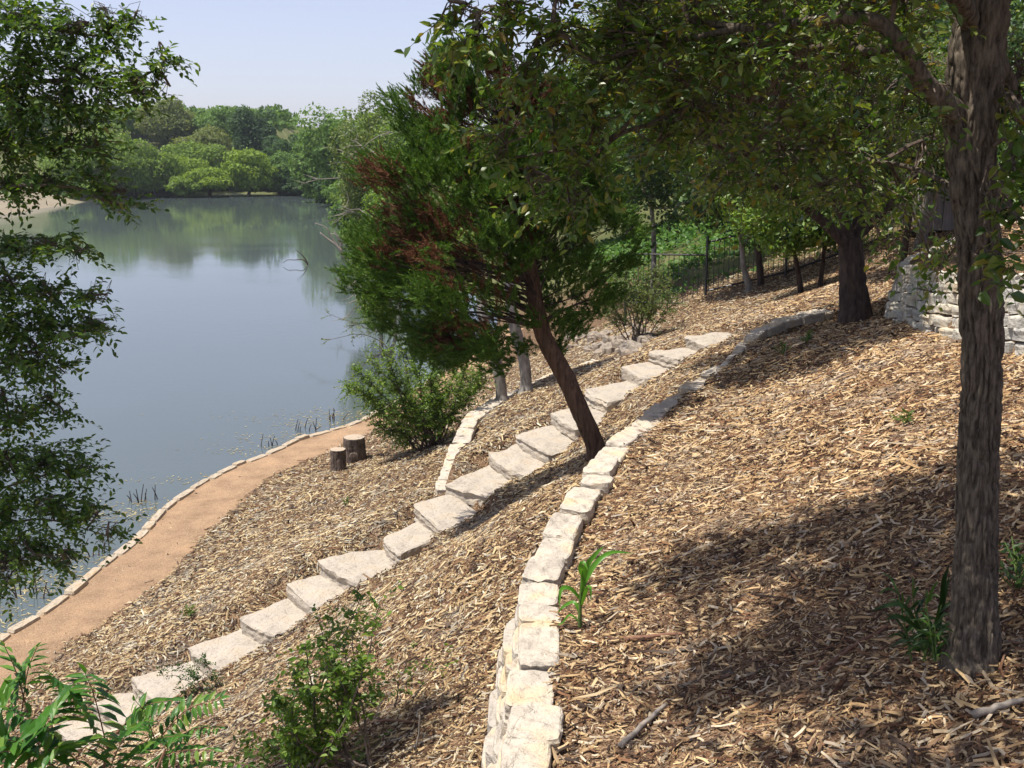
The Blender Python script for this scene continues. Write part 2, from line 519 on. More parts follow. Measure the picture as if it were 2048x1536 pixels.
def vnoise(u, v, pu, seed):
    """value noise, periodic in u with period pu (integer)"""
    r = np.random.default_rng(seed).random((pu, 512))
    ui, vi = np.floor(u).astype(int), np.floor(v).astype(int)
    fu, fv = u - ui, v - vi
    fu, fv = fu * fu * (3 - 2 * fu), fv * fv * (3 - 2 * fv)
    g = lambda a, b: r[a % pu, b % 512]
    return (g(ui, vi) * (1 - fu) + g(ui + 1, vi) * fu) * (1 - fv) + (g(ui, vi + 1) * (1 - fu) + g(ui + 1, vi + 1) * fu) * fv
def bark_tube(mb, pts, rad, sides, rows, depth, seed, around=15, along=4.0):
    """A trunk with real furrowed relief."""
    p = smooth_line(pts, rows)
    r = np.interp(np.linspace(0, 1, rows), np.linspace(0, 1, len(rad)), rad)
    T = unit(np.gradient(p, axis=0))
    A = unit(np.cross(T, np.array([0, 1.0, 0])))
    B = np.cross(T, A)
    s = np.concatenate([[0], np.cumsum(np.linalg.norm(np.diff(p, axis=0), axis=1))])
    u = np.arange(sides) / sides
    UU, VV = np.meshgrid(u, s)
    wob = vnoise(UU * 6, VV * along * 1.1, 6, seed + 1) * 1.3
    a = vnoise(UU * around + wob, VV * along, around, seed)
    b = vnoise(UU * around * 2 + wob * 2, VV * along * 2.6, around * 2, seed + 2)
    c = vnoise(UU * 5, VV * 2.0, 5, seed + 3)
    d = np.minimum(np.abs(2 * a - 1) * 2.2, 1) ** .7 * 0.7 + np.minimum(np.abs(2 * b - 1) * 1.6, 1) * 0.3
    R = r[:, None] * (0.93 + 0.14 * c) + depth * (d - 0.8)
    ang = u * 2 * math.pi
    V = p[:, None, :] + R[..., None] * (np.cos(ang)[None, :, None] * A[:, None, :] + np.sin(ang)[None, :, None] * B[:, None, :])
    i = (np.arange(rows - 1) * sides)[:, None]
    j = np.arange(sides)[None, :]
    j2 = (j + 1) % sides
    q = np.stack([i + j, i + j2, i + sides + j2, i + sides + j], -1).reshape(-1, 4)
    mb.add(V.reshape(-1, 3), [q, ((rows - 1) * sides + np.arange(sides))[None, :]])

def rock(mb, centre, ax, ay, T, rng, n=28, rough=0.035, lump=0.012, taper=0.03, up=(0, 0, 1.0), strata=4, roundc=0.16):
    """A quarried stone slab: half-extent vectors ax, ay, top at centre, thickness T."""
    ax, ay = np.asarray(ax, float), np.asarray(ay, float)
    t = np.arange(n) / n * 4.0
    s = np.floor(t).astype(int)
    f = t - s
    X = np.choose(s, [-1 + 2 * f, np.ones(n), 1 - 2 * f, -np.ones(n)])
    Y = np.choose(s, [-np.ones(n), -1 + 2 * f, np.ones(n), 1 - 2 * f])
    rr = np.maximum(np.abs(X), np.abs(Y))
    corner = np.minimum(np.abs(X), np.abs(Y)) ** 4 * roundc
    k = 1 - corner
    low = np.interp(np.arange(n), np.arange(0, n + 1, max(2, n // 7)), rng.normal(0, rough, len(np.arange(0, n + 1, max(2, n // 7)))), period=n)
    k = k + low + rng.normal(0, rough * 0.35, n)
    lx, ly = np.linalg.norm(ax), np.linalg.norm(ay)
    def ring(scale, z, jit):
        kk = k * scale + rng.normal(0, jit, n)
        zz = z + rng.normal(0, lump * 0.6, n)
        # keep edge roughness in metres on long stones
        return np.asarray(centre) + np.outer(X * kk, ax) + np.outer(Y * kk, ay) + np.outer(zz, up)
    rings = [ring(1 - taper, -T, .01)]
    for i in range(strata):
        z = -T * (1 - (i + 0.6) / (strata + 0.4))
        rings.append(ring(1 - taper * (1 - i / strata) + rng.normal(0, 0.018), z, 0.012))
    ph = rng.uniform(0, 6.28, 6)
    fr = rng.uniform(2.0, 5.0, 6)
    def topz(x, y):
        return lump * (np.sin(x * fr[0] + ph[0]) * np.sin(y * fr[1] + ph[1]) + .6 * np.sin(x * fr[2] * 2 + y * fr[3] + ph[2]) + .5 * np.sin(y * fr[4] * 2 - x * fr[5] + ph[3]))
    for scl in (0.965, 0.88, 0.72, 0.52, 0.30):
        kk = (1 - corner * scl + (k - 1 + corner) * scl ** 2) * scl + rng.normal(0, .006, n)
        x, y = X * kk, Y * kk
        z = topz(x, y) - (T * 0.05 if scl > .95 else 0)
        rings.append(np.asarray(centre) + np.outer(x, ax) + np.outer(y, ay) + np.outer(z, up))
    V = np.concatenate(rings + [np.asarray(centre)[None] + np.array(up)[None] * topz(0.0, 0.0)])
    m = len(rings)
    i = (np.arange(m - 1) * n)[:, None]
    j = np.arange(n)[None, :]
    j2 = (j + 1) % n
    q = np.stack([i + j, i + j2, i + n + j2, i + n + j], -1).reshape(-1, 4)
    tri = np.stack([(m - 1) * n + j[0], (m - 1) * n + j2[0], np.full(n, m * n)], -1)
    mb.add(V, [q, tri, np.arange(n)[None, ::-1]])

# ------------------------------------------------------------------ plan of the garden: lines
def polydist(pts, line):
    """signed side (+ = right of travel), distance and arc length of nearest point on a polyline"""
    pts = np.asarray(pts, float)
    line = np.asarray(line, float)
    best = np.full(len(pts), 1e18)
    side = np.zeros(len(pts))
    arc = np.zeros(len(pts))
    acc = 0.0
    for a, b in zip(line[:-1], line[1:]):
        d = b - a
        L = np.linalg.norm(d)
        t = np.clip(((pts - a) @ d) / (L * L), 0, 1)
        q = a + t[:, None] * d
        e = pts - q
        dd = (e ** 2).sum(1)
        m = dd < best - 1e-12
        best[m] = dd[m]
        arc[m] = acc + t[m] * L
        side[m] = np.sign(d[1] * (pts[m, 0] - a[0]) - d[0] * (pts[m, 1] - a[1]))
        acc += L
    return side, np.sqrt(best), arc
def inside(pts, poly):
    pts = np.asarray(pts, float)
    r = np.zeros(len(pts), bool)
    p = np.asarray(poly, float)
    for (x1, y1), (x2, y2) in zip(p, np.roll(p, -1, 0)):
        c = (y1 > pts[:, 1]) != (y2 > pts[:, 1])
        with np.errstate(divide='ignore', invalid='ignore'):
            xi = (x2 - x1) * (pts[:, 1] - y1) / (y2 - y1) + x1
        r ^= c & (pts[:, 0] < xi)
    return r

# shoreline, seen from the path edge stones
SHORE_PX = [(-190, 1420), (0, 1273), (83, 1227), (132, 1190), (182, 1148), (232, 1107), (282, 1066), (331, 1012), (397, 970), (455, 937), (551, 900), (600, 876), (676, 856), (730, 836)]
SH = [uz(a, b, 0.36)[:2] for a, b in SHORE_PX]
SH = [np.array([-6.6, 3.0]), np.array([-6.6, 7.5])] + SH[0:] + [np.array(p, float) for p in ((-1.6, 27.0), (-0.5, 33.0), (-0.9, 40), (-4.0, 48), (-7.6, 54), (-9, 60), (-10.5, 72), (-16, 100), (-19, 116))]
LAKE = [np.array([-6.6, -30.0])] + SH + [np.array(p, float) for p in ((-24, 126), (-30, 129), (-37, 128), (-42, 124), (-43, 108), (-41, 92), (-44, 84), (-52, 70), (-60, 40), (-60, -30))]
SHL = smooth_line([np.append(p, 0) for p in SH], 260)[:, :2]
LAKE_F = [LAKE[0]] + list(SHL) + LAKE[1 + len(SH):]
INNER_PX = [(-230, 1500), (120, 1304), (186, 1264), (273, 1198), (344, 1148), (385, 1099), (414, 1066), (476, 1012), (530, 962), (580, 933), (658, 903), (700, 880), (746, 862), (776, 843)]
INN = [np.array([-5.2, 3.0]), np.array([-5.2, 7.0])] + [uz(a, b, 0.42)[:2] for a, b in INNER_PX[1:]] + [np.array([-0.6, 27.0]), np.array([0.6, 33.0])]
INNL = smooth_line([np.append(p, 0) for p in INN], 240)[:, :2]

# main retaining wall: lake side edge of its top
MW_PX = [(997, 1536, 3.62), (1018, 1424, 3.62), (1032, 1307, 3.62), (1036, 1209, 3.60), (1048, 1147, 3.58), (1065, 1116, 3.56), (1093, 1061, 3.54), (1118, 1020, 3.52), (1161, 971, 3.48), (1200, 922, 3.45),
         (1241, 885, 3.43), (1289, 847, 3.42), (1337, 806, 3.42), (1366, 785, 3.42), (1432, 742, 3.44), (1475, 697, 3.50), (1498, 671, 3.58), (1540, 650, 3.66), (1598, 635, 3.72), (1650, 622, 3.78)]
MW3 = np.array([[-0.35, -1.5, 3.7], [-0.14, 1.5, 3.66]] + [uz(*p) for p in MW_PX])
MWL = smooth_line(MW3, 300)
MW_arc = np.concatenate([[0], np.cumsum(np.linalg.norm(np.diff(MWL[:, :2], axis=0), axis=1))])
MW2 = MWL[::3, :2]
def mw_h(u):
    return np.interp(u, [0, 6.5, 9.0, 11.0, 13.0, 15.0, 17.0, 18.5], [0.8, 0.76, 0.46, 0.38, 0.30, 0.22, 0.10, 0.0])

# lower wall
LW_PX = [(872, 992, 1.86), (880, 955, 1.86), (890, 925, 1.86), (905, 885, 1.87), (922, 855, 1.88), (950, 828, 1.88), (985, 805, 1.90), (1030, 788, 1.92), (1080, 765, 1.95), (1130, 748, 2.0), (1185, 728, 2.05)]
LW3 = np.array([uz(*p) for p in LW_PX])
LWL = smooth_line(LW3, 160)
LW2 = LWL[::3, :2]
LW_arc = np.concatenate([[0], np.cumsum(np.linalg.norm(np.diff(LWL[:, :2], axis=0), axis=1))])
LW_len = LW_arc[-1]
def lw_h(u):
    return np.interp(u, [0.0, 0.6, 1.5, 3.5, 6.0, LW_len], [0.12, 0.32, 0.42, 0.38, 0.22, 0.0])

# upper curved wall (base line)
UW = np.array([(4.9, 5.2), (4.15, 6.6), (3.80, 7.9), (3.84, 9.1), (3.98, 10.3), (4.13, 11.2), (4.30, 12.0), (4.47, 12.8), (4.75, 13.6), (5.3, 14.3), (6.3, 14.9), (7.8, 15.3)])
UWL = smooth_line(np.c_[UW, np.zeros(len(UW))], 200)[:, :2]
UWP = list(UWL) + [np.array([12.0, 15.5]), np.array([12.0, 4.5])]
UW_H = 0.62
def uw_in(p):
    _, d, _ = polydist(p, UWL[::4])
    return np.where(inside(p, UWP[::2]), sstep(0.06, 0.2, d), 0.0)

SLAB_PX = [(104, 1450, 150, 1490), (182, 1405, 232, 1440), (261, 1355, 302, 1401), (369, 1291, 433, 1333), (472, 1231, 534, 1268), (571, 1165, 617, 1208), (627, 1119, 700, 1161), (755, 1072, 790, 1106), (819, 1008, 880, 1053),
           (885, 969, 970, 989), (971, 908, 1041, 946), (1022, 867, 1086, 901), (1096, 824, 1147, 857), (1164, 778, 1205, 802), (1243, 730, 1283, 754), (1291, 702, 1345, 718), (1369, 673, 1403, 687)]
SLAB_Z = [0.68 + 0.158 * i for i in range(len(SLAB_PX))]
SLAB_A = [uz(p[0], p[1], z) for p, z in zip(SLAB_PX, SLAB_Z)]
SLAB_B = [uz(p[2], p[3], z) for p, z in zip(SLAB_PX, SLAB_Z)]

def steps_added(p):
    s, d, u = polydist(p, MW2)
    h = np.where(s > 0, mw_h(u), 0.0) * np.where(s > 0, sstep(0.03, 0.16, d), 0)
    s, d, u = polydist(p, LW2)
    h = h + np.where(s > 0, lw_h(u) * sstep(0.03, 0.16, d) * (1 - sstep(0.3, 2.6, d)), 0.0)
    return h + UW_H * uw_in(p)

def slab_frame(k):
    A, B = SLAB_A[k], SLAB_B[k]
    sd = unit(np.array([SLAB_A[-1][0] - SLAB_A[0][0], SLAB_A[-1][1] - SLAB_A[0][1], 0]))
    e = (B - A) * [1, 1, 0]
    le = np.linalg.norm(e)
    ed = e / le
    nxt = SLAB_A[k + 1] if k + 1 < len(SLAB_A) else A + sd * 0.75
    run = np.linalg.norm((nxt - A)[:2])
    fd = unit(np.array([nxt[0] - A[0], nxt[1] - A[1], 0]))
    pe = np.array([-ed[1], ed[0], 0])
    if pe @ fd < 0:
        pe = -pe
    return A, ed, unit(fd * 0.7 + pe * 0.3), max(le + 0.12, 0.58), run + 0.16
def carve(q, z):
    """the ground is cut away under and just below every step slab"""
    for k in range(len(SLAB_A)):
        A, ed, fd, lw, rn = slab_frame(k)
        e = q - A[:2]
        det = ed[0] * fd[1] - ed[1] * fd[0]
        a = (e[:, 0] * fd[1] - e[:, 1] * fd[0]) / det
        b = (ed[0] * e[:, 1] - ed[1] * e[:, 0]) / det
        left = sstep(-0.55, -0.08, a)
        m = left * (1 - sstep(lw - 0.16, lw + 0.05, a)) * sstep(-0.10, -0.04, b) * (1 - sstep(rn, rn + .12, b))
        lim = SLAB_Z[k] - 0.10
        z = np.where(m > 0, np.minimum(z, lim * m + (1 - m) * np.maximum(z, lim)), z)
    return z
CTRL = []
for i in range(0, len(SLAB_A)):
    CTRL.append((SLAB_A[i][0] - .1, SLAB_A[i][1], SLAB_Z[i] - 0.13))
    if i % 2 == 0:
        CTRL.append((SLAB_B[i][0] + .25, SLAB_B[i][1] - .1, SLAB_Z[i] + 0.04))
CTRL += [(p[0] + .12, p[1], 0.34) for p in SH[2:20:2]]
CTRL += [(p[0], p[1], 0.40) for p in INN[2:15:2]]
CTRL += [(p[0], p[1], 0.36) for p in (INN[0], INN[1], INN[-1], INN[-2], (-1.2, 27), (-0.2, 33))]
CTRL += [tuple(uz(690, 935, 0.62)), tuple(uz(860, 885, 0.98)), (-1.35, 14.0, 1.25), (-1.6, 15.5, 1.2), (-0.7, 18.0, 1.42), (0.6, 20.0, 1.55), (0.15, 14.8, 2.1), (1.0, 17.0, 2.3)]
CTRL += [(.45, 4, 3.64), (.35, 2, 3.71), (.36, 3, 3.68), (.5, 5.2, 3.63), (.9, 6.5, 3.62), (1.71, 3.65, 4.08), (2.54, 5.2, 4.35), (3.5, 7.8, 4.38), (3.55, 9.1, 4.25), (3.75, 10.5, 4.10), (4.0, 12, 3.95), (4.44, 13.8, 3.76), (1.3, 8.6, 3.52), (2.05, 10.3, 3.52), (3.2, 13, 3.60),
         (0.1, 0, 3.9), (2, 0, 4.4), (4.2, 4, 4.75), (6, 8, 4.62 + .4), (6, 11, 4.95), (6.3, 13.4, 4.8)]
CTRL += [(-.2, 5.07, 2.84), (-.5, 7.4, 2.52), (-1.31, 6.9, 2.05), (-2.86, 7.65, 1.3), (-4.28, 9.0, 0.6), (.42, 8.9, 3.06), (1.3, 10.6, 3.10), (2.3, 13.0, 3.22), (-1.2, 3.5, 2.6), (-2.5, 4, 2.0), (-4.4, 5, .95), (-.8, 0, 2.9), (-4, 0, 1.2)]
CTRL += [(1.86, 22.4, 1.75), (2.7, 25.4, 1.8), (4.26, 23.8, 2.6), (5.9, 23.6, 3.02), (7.5, 23.2, 3.62), (8.9, 22.3, 4.3), (5.35, 19.8, 3.25), (6.05, 17.9, 3.85), (3.65, 18.2, 3.05), (0.3, 23, 1.0), (2, 32, 1.3), (5.3, 34.8, 3.0), (7.2, 35.7, 3.6),
         (12, 30, 5.5), (14, 20, 6.3), (11, 16, 5.8), (10, 40, 5), (3, 42, 1.6), (12, 8, 6.3), (10, 0, 6.0)]
CTRL = np.array(CTRL)
CZ = CTRL[:, 2] - steps_added(CTRL[:, :2])
def tps_k(r2):
    return 0.5 * r2 * np.log(r2 + 1e-9)
def tps_fit(p, z, lam=0.02):
    n = len(p)
    K = tps_k(((p[:, None] - p[None]) ** 2).sum(-1)) + lam * np.eye(n)
    P = np.c_[np.ones(n), p]
    A = np.block([[K, P], [P.T, np.zeros((3, 3))]])
    return np.linalg.solve(A, np.r_[z, 0, 0, 0])
TW = tps_fit(CTRL[:, :2], CZ)
def tps_eval(q):
    out = np.empty(len(q))
    for a in range(0, len(q), 20000):
        s = q[a:a + 20000]
        K = tps_k(((s[:, None] - CTRL[None, :, :2]) ** 2).sum(-1))
        out[a:a + 20000] = K @ TW[:-3] + TW[-3] + s @ TW[-2:]
    return out
SHS = np.array([p for p in LAKE_F])
LAKE_RING = np.vstack([SHS, SHS[:1]])
def height(x, y, fine=True):
    q = np.c_[np.ravel(x), np.ravel(y)].astype(float)
    near = tps_eval(q) + steps_added(q)
    _, d, _ = polydist(q, LAKE_RING)
    ins = inside(q, LAKE_F)
    r = np.hypot((q[:, 0] - 3) / 1.0, (q[:, 1] - 17) / 1.15)
    wn = 1 - sstep(19, 32, r)
    hill = np.clip((q[:, 0] - 4) * 0.13, 0, 9) * sstep(0, 12, d)
    far = 0.25 + 2.6 * (1 - np.exp(-d / 14)) + hill * 0.8 + np.where(q[:, 0] < -35, 5.5 * sstep(2, 45, d), 0)
    z = near * wn + far * (1 - wn)
    z = np.maximum(z, 0.14)
    if fine:
        z = z + 0.018 * (np.sin(q[:, 0] * 3.1 + 1.3 * np.sin(q[:, 1] * 2.3)) * np.sin(q[:, 1] * 2.7 + q[:, 0])) * sstep(0.8, 2.2, d)
    z = carve(q, z)
    z = np.where(ins, -0.30 - np.minimum(d * 0.16, 2.0), z)
    return z
def gz(x, y):
    return float(height([x], [y])[0])
def on_ground(px, py):
    """Where the sight line through a picture point meets the ground."""
    d = ray(px, py)
    t = np.linspace(2, 120, 2400)
    P = EYE + d * t[:, None]
    h = height(P[:, 0], P[:, 1])
    i = np.argmax(P[:, 2] < h)
    a, b = t[i - 1], t[i]
    tt = np.linspace(a, b, 12)
    P = EYE + d * tt[:, None]
    h = height(P[:, 0], P[:, 1])
    j = np.argmax(P[:, 2] < h)
    return P[j] * [1, 1, 0] + [0, 0, h[j]]

# ------------------------------------------------------------------ ground, path, water
def axis(fine0, fine1, step, lo, hi, grow=1.16):
    a = list(np.arange(fine0, fine1 + 1e-6, step))
    s = step
    while a[-1] < hi:
        s = min(s * grow, 25)
        a.append(a[-1] + s)
    s = step
    b = [a[0]]
    while b[-1] > lo:
        s = min(s * grow, 25)
        b.append(b[-1] - s)
    return np.array(b[:0:-1] + a)
gx = axis(-7.2, 8.6, 0.085, -400, 400)
gy = axis(1.6, 20.0, 0.085, -60, 450)
GX, GY = np.meshgrid(gx, gy)
GZ = height(GX, GY)
nx, ny = len(gx), len(gy)
mb = MB()
i = (np.arange(ny - 1) * nx)[:, None]
j = np.arange(nx - 1)[None, :]
mb.add(np.c_[GX.ravel(), GY.ravel(), GZ], [np.stack([i + j, i + j + 1, i + nx + j + 1, i + nx + j], -1).reshape(-1, 4)])
ground = tag(mb.build('ground', M['ground'], smooth=True), kind='structure')
qq = np.c_[GX.ravel(), GY.ravel()]
mul = (1 - sstep(25.0, 27.5, qq[:, 1] + 0.25 * (qq[:, 0] - 3) - 9 * (1 - sstep(3.2, 5.0, qq[:, 0])))) * (1 - sstep(20, 34, np.abs(qq[:, 0] - 2)))
at = ground.data.attributes.new("mulched", 'FLOAT', 'POINT')
at.data.foreach_set("value", mul.astype(np.float32))

mb = MB()
na, nc = 420, 12
ol = smooth_line([np.append(p, 0) for p in SH[:18]], na)[:, :2]
il = smooth_line([np.append(p, 0) for p in INN], na)[:, :2]
# match by nearest arc fraction in y
yy = np.linspace(3.2, 32.5, na)
ox = np.interp(yy, ol[:, 1], ol[:, 0])
ix = np.interp(yy, il[:, 1], il[:, 0])
rng = np.random.default_rng(3)
ix = ix + np.interp(np.arange(na), np.arange(0, na, 3), rng.normal(0, 0.035, len(np.arange(0, na, 3))))
f = np.linspace(0, 1, nc)
PX = ox[:, None] * (1 - f) + ix[:, None] * f
PY = np.repeat(yy[:, None], nc, 1)
PZ = height(PX + 0.1 * (f == 0), PY, False).reshape(PX.shape) + 0.022
PZ[:, -1] -= 0.03
PZ[:, 0] = PZ[:, 1]
i = (np.arange(na - 1) * nc)[:, None]
j = np.arange(nc - 1)[None, :]
mb.add(np.c_[PX.ravel(), PY.ravel(), PZ.ravel()], [np.stack([i + j, i + j + 1, i + nc + j + 1, i + nc + j], -1).reshape(-1, 4)])
tag(mb.build('path', M['path'], smooth=True), kind='structure')

mb = MB()
mb.add([(-150, -40, 0), (30, -40, 0), (30, 240, 0), (-150, 240, 0)], [[[0, 1, 2, 3]]])
tag(mb.build('lake_water', M['water']), kind='structure')

# ------------------------------------------------------------------ stones
rng = np.random.default_rng(11)
def along(line, arc, u):
    return np.array([np.interp(u, arc, line[:, k]) for k in range(line.shape[1])])

def cap_wall(name, line, arc, u0, u1, width, T, hfun, label, lens, parts_mat, z_off=0.026, courses=5, seed=1):
    rng = np.random.default_rng(seed)
    p0 = along(line, arc, (u0 + u1) / 2)
    t = thing(name, (p0[0], p0[1], p0[2] - 0.5), label, 'wall')
    u = u0
    while u < u1:
        L = rng.uniform(*lens)
        a, b = along(line, arc, u), along(line, arc, min(u + L, arc[-1]))
        d = b - a
        dl = np.linalg.norm(d[:2])
        if dl < 0.08:
            break
        d2 = np.array([d[0], d[1], 0]) / dl
        r2 = np.array([d2[1], -d2[0], 0])
        wd = width * rng.uniform(0.93, 1.10)
        c = (a + b) / 2 + r2 * (wd / 2 + rng.normal(0, 0.012))
        c[2] += z_off + rng.normal(0, 0.010) + np.interp(u, [8.2, 9.4, 13.0, 14.5], [0.0, 0.075, 0.075, 0.03]) + (rng.uniform(-.035, .02) if u > 12 else 0)
        mb = MB()
        tilt = np.array([0, 0, 1.0]) * (b[2] - a[2]) * 0.4
        rock(mb, c, d2 * (dl / 2 - 0.006) + tilt, r2 * wd / 2 + np.array([0, 0, rng.normal(0, .006)]), T * rng.uniform(.9, 1.2), rng, n=36, rough=0.028, lump=0.006, roundc=.08)
        mb.build('capstone', parts_mat, t)
        u += L
    for k in range(courses):
        mb = MB()
        u = u0 - rng.uniform(0, .2)
        h = T
        some = False
        while u < u1:
            L = rng.uniform(lens[0] * .8, lens[1] * .9)
            a, b = along(line, arc, max(u, u0)), along(line, arc, min(u + L, u1))
            d = b - a
            dl = np.linalg.norm(d[:2])
            hh = hfun((u + L / 2))
            if dl > 0.06 and (k + 1) * h < hh + 0.2:
                d2 = np.array([d[0], d[1], 0]) / dl
                r2 = np.array([d2[1], -d2[0], 0])
                off = -0.028 * (k + 1) + rng.normal(0, 0.012)
                wd = width * 0.95
                c = (a + b) / 2 + r2 * (wd / 2 + off)
                c[2] += z_off - T * 1.02 - h * k
                rock(mb, c, d2 * (dl / 2 - 0.004), r2 * wd / 2, h * 0.93, rng, n=20, rough=0.03, lump=0.005, strata=3)
                some = True
            u += L
        if some:
            mb.build('stone_course', parts_mat, t)
    return t
cap_wall('retaining_wall', MWL, MW_arc, 1.0, MW_arc[-1], 0.21, 0.10, mw_h, 'long low white limestone wall holding up the mulched terrace, running from the bottom edge', (0.24, 0.5), M['limestone'], seed=5)
cap_wall('garden_wall', LWL, LW_arc, 0.0, LW_len, 0.24, 0.10, lw_h, 'short curved limestone wall below the steps, by the leafy green bush', (0.28, 0.5), M['limestone'], courses=4, seed=8, z_off=0.085)

# upper curved wall
uarc = np.concatenate([[0], np.cumsum(np.linalg.norm(np.diff(UWL, axis=0), axis=1))])
t = thing('curved_wall', (4.1, 10.0, gz(3.7, 10.0)), 'grey dry stacked limestone wall curving behind the big tree trunk on the right', 'wall')
rng = np.random.default_rng(21)
UB = height(UWL[:, 0] - 0.3 * np.r_[np.ones(100), np.ones(100) * 0.3], UWL[:, 1])
UB = np.convolve(np.pad(UB, 8, mode='edge'), np.ones(17) / 17, 'valid')
NC, HC = 7, 0.103
for k in range(NC):
    mb = MB()
    u = rng.uniform(0, .2)
    while u < uarc[-1] - 0.1:
        L = rng.uniform(0.16, 0.46)
        a = np.array([np.interp(u, uarc, UWL[:, 0]), np.interp(u, uarc, UWL[:, 1]), np.interp(u, uarc, UB)])
        ub = min(u + L, uarc[-1])
        b = np.array([np.interp(ub, uarc, UWL[:, 0]), np.interp(ub, uarc, UWL[:, 1]), np.interp(ub, uarc, UB)])
        d = b - a
        dl = np.linalg.norm(d[:2])
        d2 = np.array([d[0], d[1], 0]) / dl
        r2 = np.array([d2[1], -d2[0], 0])
        wd = rng.uniform(0.28, 0.34)
        c = (a + b) / 2 + r2 * (0.02 * k + wd / 2 + rng.normal(0, 0.018))
        c[2] += HC * (k + 1) - 0.05 + rng.normal(0, 0.004)
        if k == NC - 1:
            s1 = MB()
            rock(s1, c, d2 * (dl / 2 - 0.005) + np.array([0, 0, d[2] / 2]), r2 * wd / 2, HC * .94, rng, n=28, rough=0.04, lump=0.008)
            s1.build('capstone', M['wallstone'], t)
        else:
            rock(mb, c, d2 * (dl / 2 - 0.006) + np.array([0, 0, d[2] / 2]), r2 * wd / 2 + np.array([0, 0, rng.normal(0, .006)]), HC * rng.uniform(.84, .93), rng, n=28, rough=0.022, lump=0.005, strata=3)
        u += L
    if mb.n:
        mb.build('stone_course', M['wallstone'], t)

# path edging stones on the shore
t = thing('stone_edging', (SHL[60][0], SHL[60][1], 0.3), 'line of pale limestone edging stones between the gravel path and the water', 'edging')
sarc = np.concatenate([[0], np.cumsum(np.linalg.norm(np.diff(SHL, axis=0), axis=1))])
u = sarc[np.argmax(SHL[:, 1] > 7.6)]
uend = sarc[np.argmax(SHL[:, 1] > 30)]
while u < uend:
    L = rng.uniform(0.3, 0.62)
    a = np.array([np.interp(u, sarc, SHL[:, 0]), np.interp(u, sarc, SHL[:, 1])])
    b = np.array([np.interp(u + L, sarc, SHL[:, 0]), np.interp(u + L, sarc, SHL[:, 1])])
    d = np.append(b - a, 0)
    dl = np.linalg.norm(d)
    d2 = d / dl
    r2 = np.array([d2[1], -d2[0], 0])
    wd = rng.uniform(0.11, 0.17)
    c = np.append((a + b) / 2, 0.385 + rng.normal(0, .01)) + r2 * (wd / 2 - 0.04 + rng.normal(0, .012))
    mb = MB()
    rock(mb, c, d2 * (dl / 2 - 0.005), r2 * wd / 2, 0.62, rng, n=24, rough=0.025, lump=0.004, roundc=.08)
    mb.build('edging_stone', M['edgestone'], t)
    u += L

# the stone steps, each slab on its own
SLAB_LABEL = ['lowest pale step slab, mostly under the glossy compound leaves at bottom left',
              'pale step slab just beyond the glossy compound leaves, second from the bottom',
              'pale step slab with the small dark green twig hanging over it',
              'pale step slab with a crack across, next above the slab with the hanging twig',
              'step slab with a rough thick front edge, fifth from the bottom',
              'step slab beside the top of the low leafy bush, sixth from the bottom',
              'wide step slab, seventh from the bottom, just above the bushy plant',
              'step slab, eighth from the bottom, its right end touching the cedar shadow',
              'step slab with a broken front, right below the end of the short lower wall',
              'broad step slab set against the near end of the short lower wall',
              'step slab next above the end of the lower wall, long shaded front',
              'broad flat step slab left of the foot of the leaning cedar',
              'step slab whose right part is hidden behind the cedar trunk',
              'step slab right behind the middle of the leaning cedar trunk',
              'small step slab, fourth from the top, right of the cedar trunk',
              'thick blocky step slab, second from the top of the steps',
              'topmost step slab at the far end, beside the end of the retaining wall']
nS = len(SLAB_A)
rng = np.random.default_rng(31)
sdir = unit(np.array([SLAB_A[-1][0] - SLAB_A[0][0], SLAB_A[-1][1] - SLAB_A[0][1], 0]))
for k in range(nS):
    A, ed, fd, lw, rn = slab_frame(k)
    run = rn - 0.16
    c = A + ed * (lw / 2) + fd * (rn / 2)
    mb = MB()
    rock(mb, c, ed * lw / 2 + np.array([0, 0, rng.normal(0, .012)]), fd * (run + 0.16) / 2 + np.array([0, 0, rng.normal(0, .008)]), 0.20 * rng.uniform(0.95, 1.15), rng, n=48, rough=0.034, lump=0.010, roundc=0.06, strata=6)
    o = mb.build('step_slab', M['slabstone'], origin=c)
    tag(o, SLAB_LABEL[k], 'stone step', 'stone slabs of the garden steps')

# rubble beyond the cedar
rng = np.random.default_rng(41)
for k in range(46):
    px = rng.uniform(1125, 1300)
    py = 694 - (px - 1125) * 0.07 + rng.normal(0, 11)
    p = on_ground(px, py)
    s = rng.uniform(0.13, 0.30)
    a = rng.uniform(0, 6.28)
    mb = MB()
    c = p + np.array([0, 0, s * 0.32])
    rock(mb, c, np.array([math.cos(a), math.sin(a), rng.normal(0, .2)]) * s * rng.uniform(.5, .8), np.array([-math.sin(a), math.cos(a), rng.normal(0, .2)]) * s * .5, s * 0.7, rng, n=14, rough=0.08, lump=s * .06, strata=2, roundc=.3)
    o = mb.build('rubble_rock', M['rubble'], origin=c)
    tag(o, 'rough pale rock lying in the low rubble pile behind the leaning cedar', 'rock', 'rocks of the rubble pile behind the cedar')

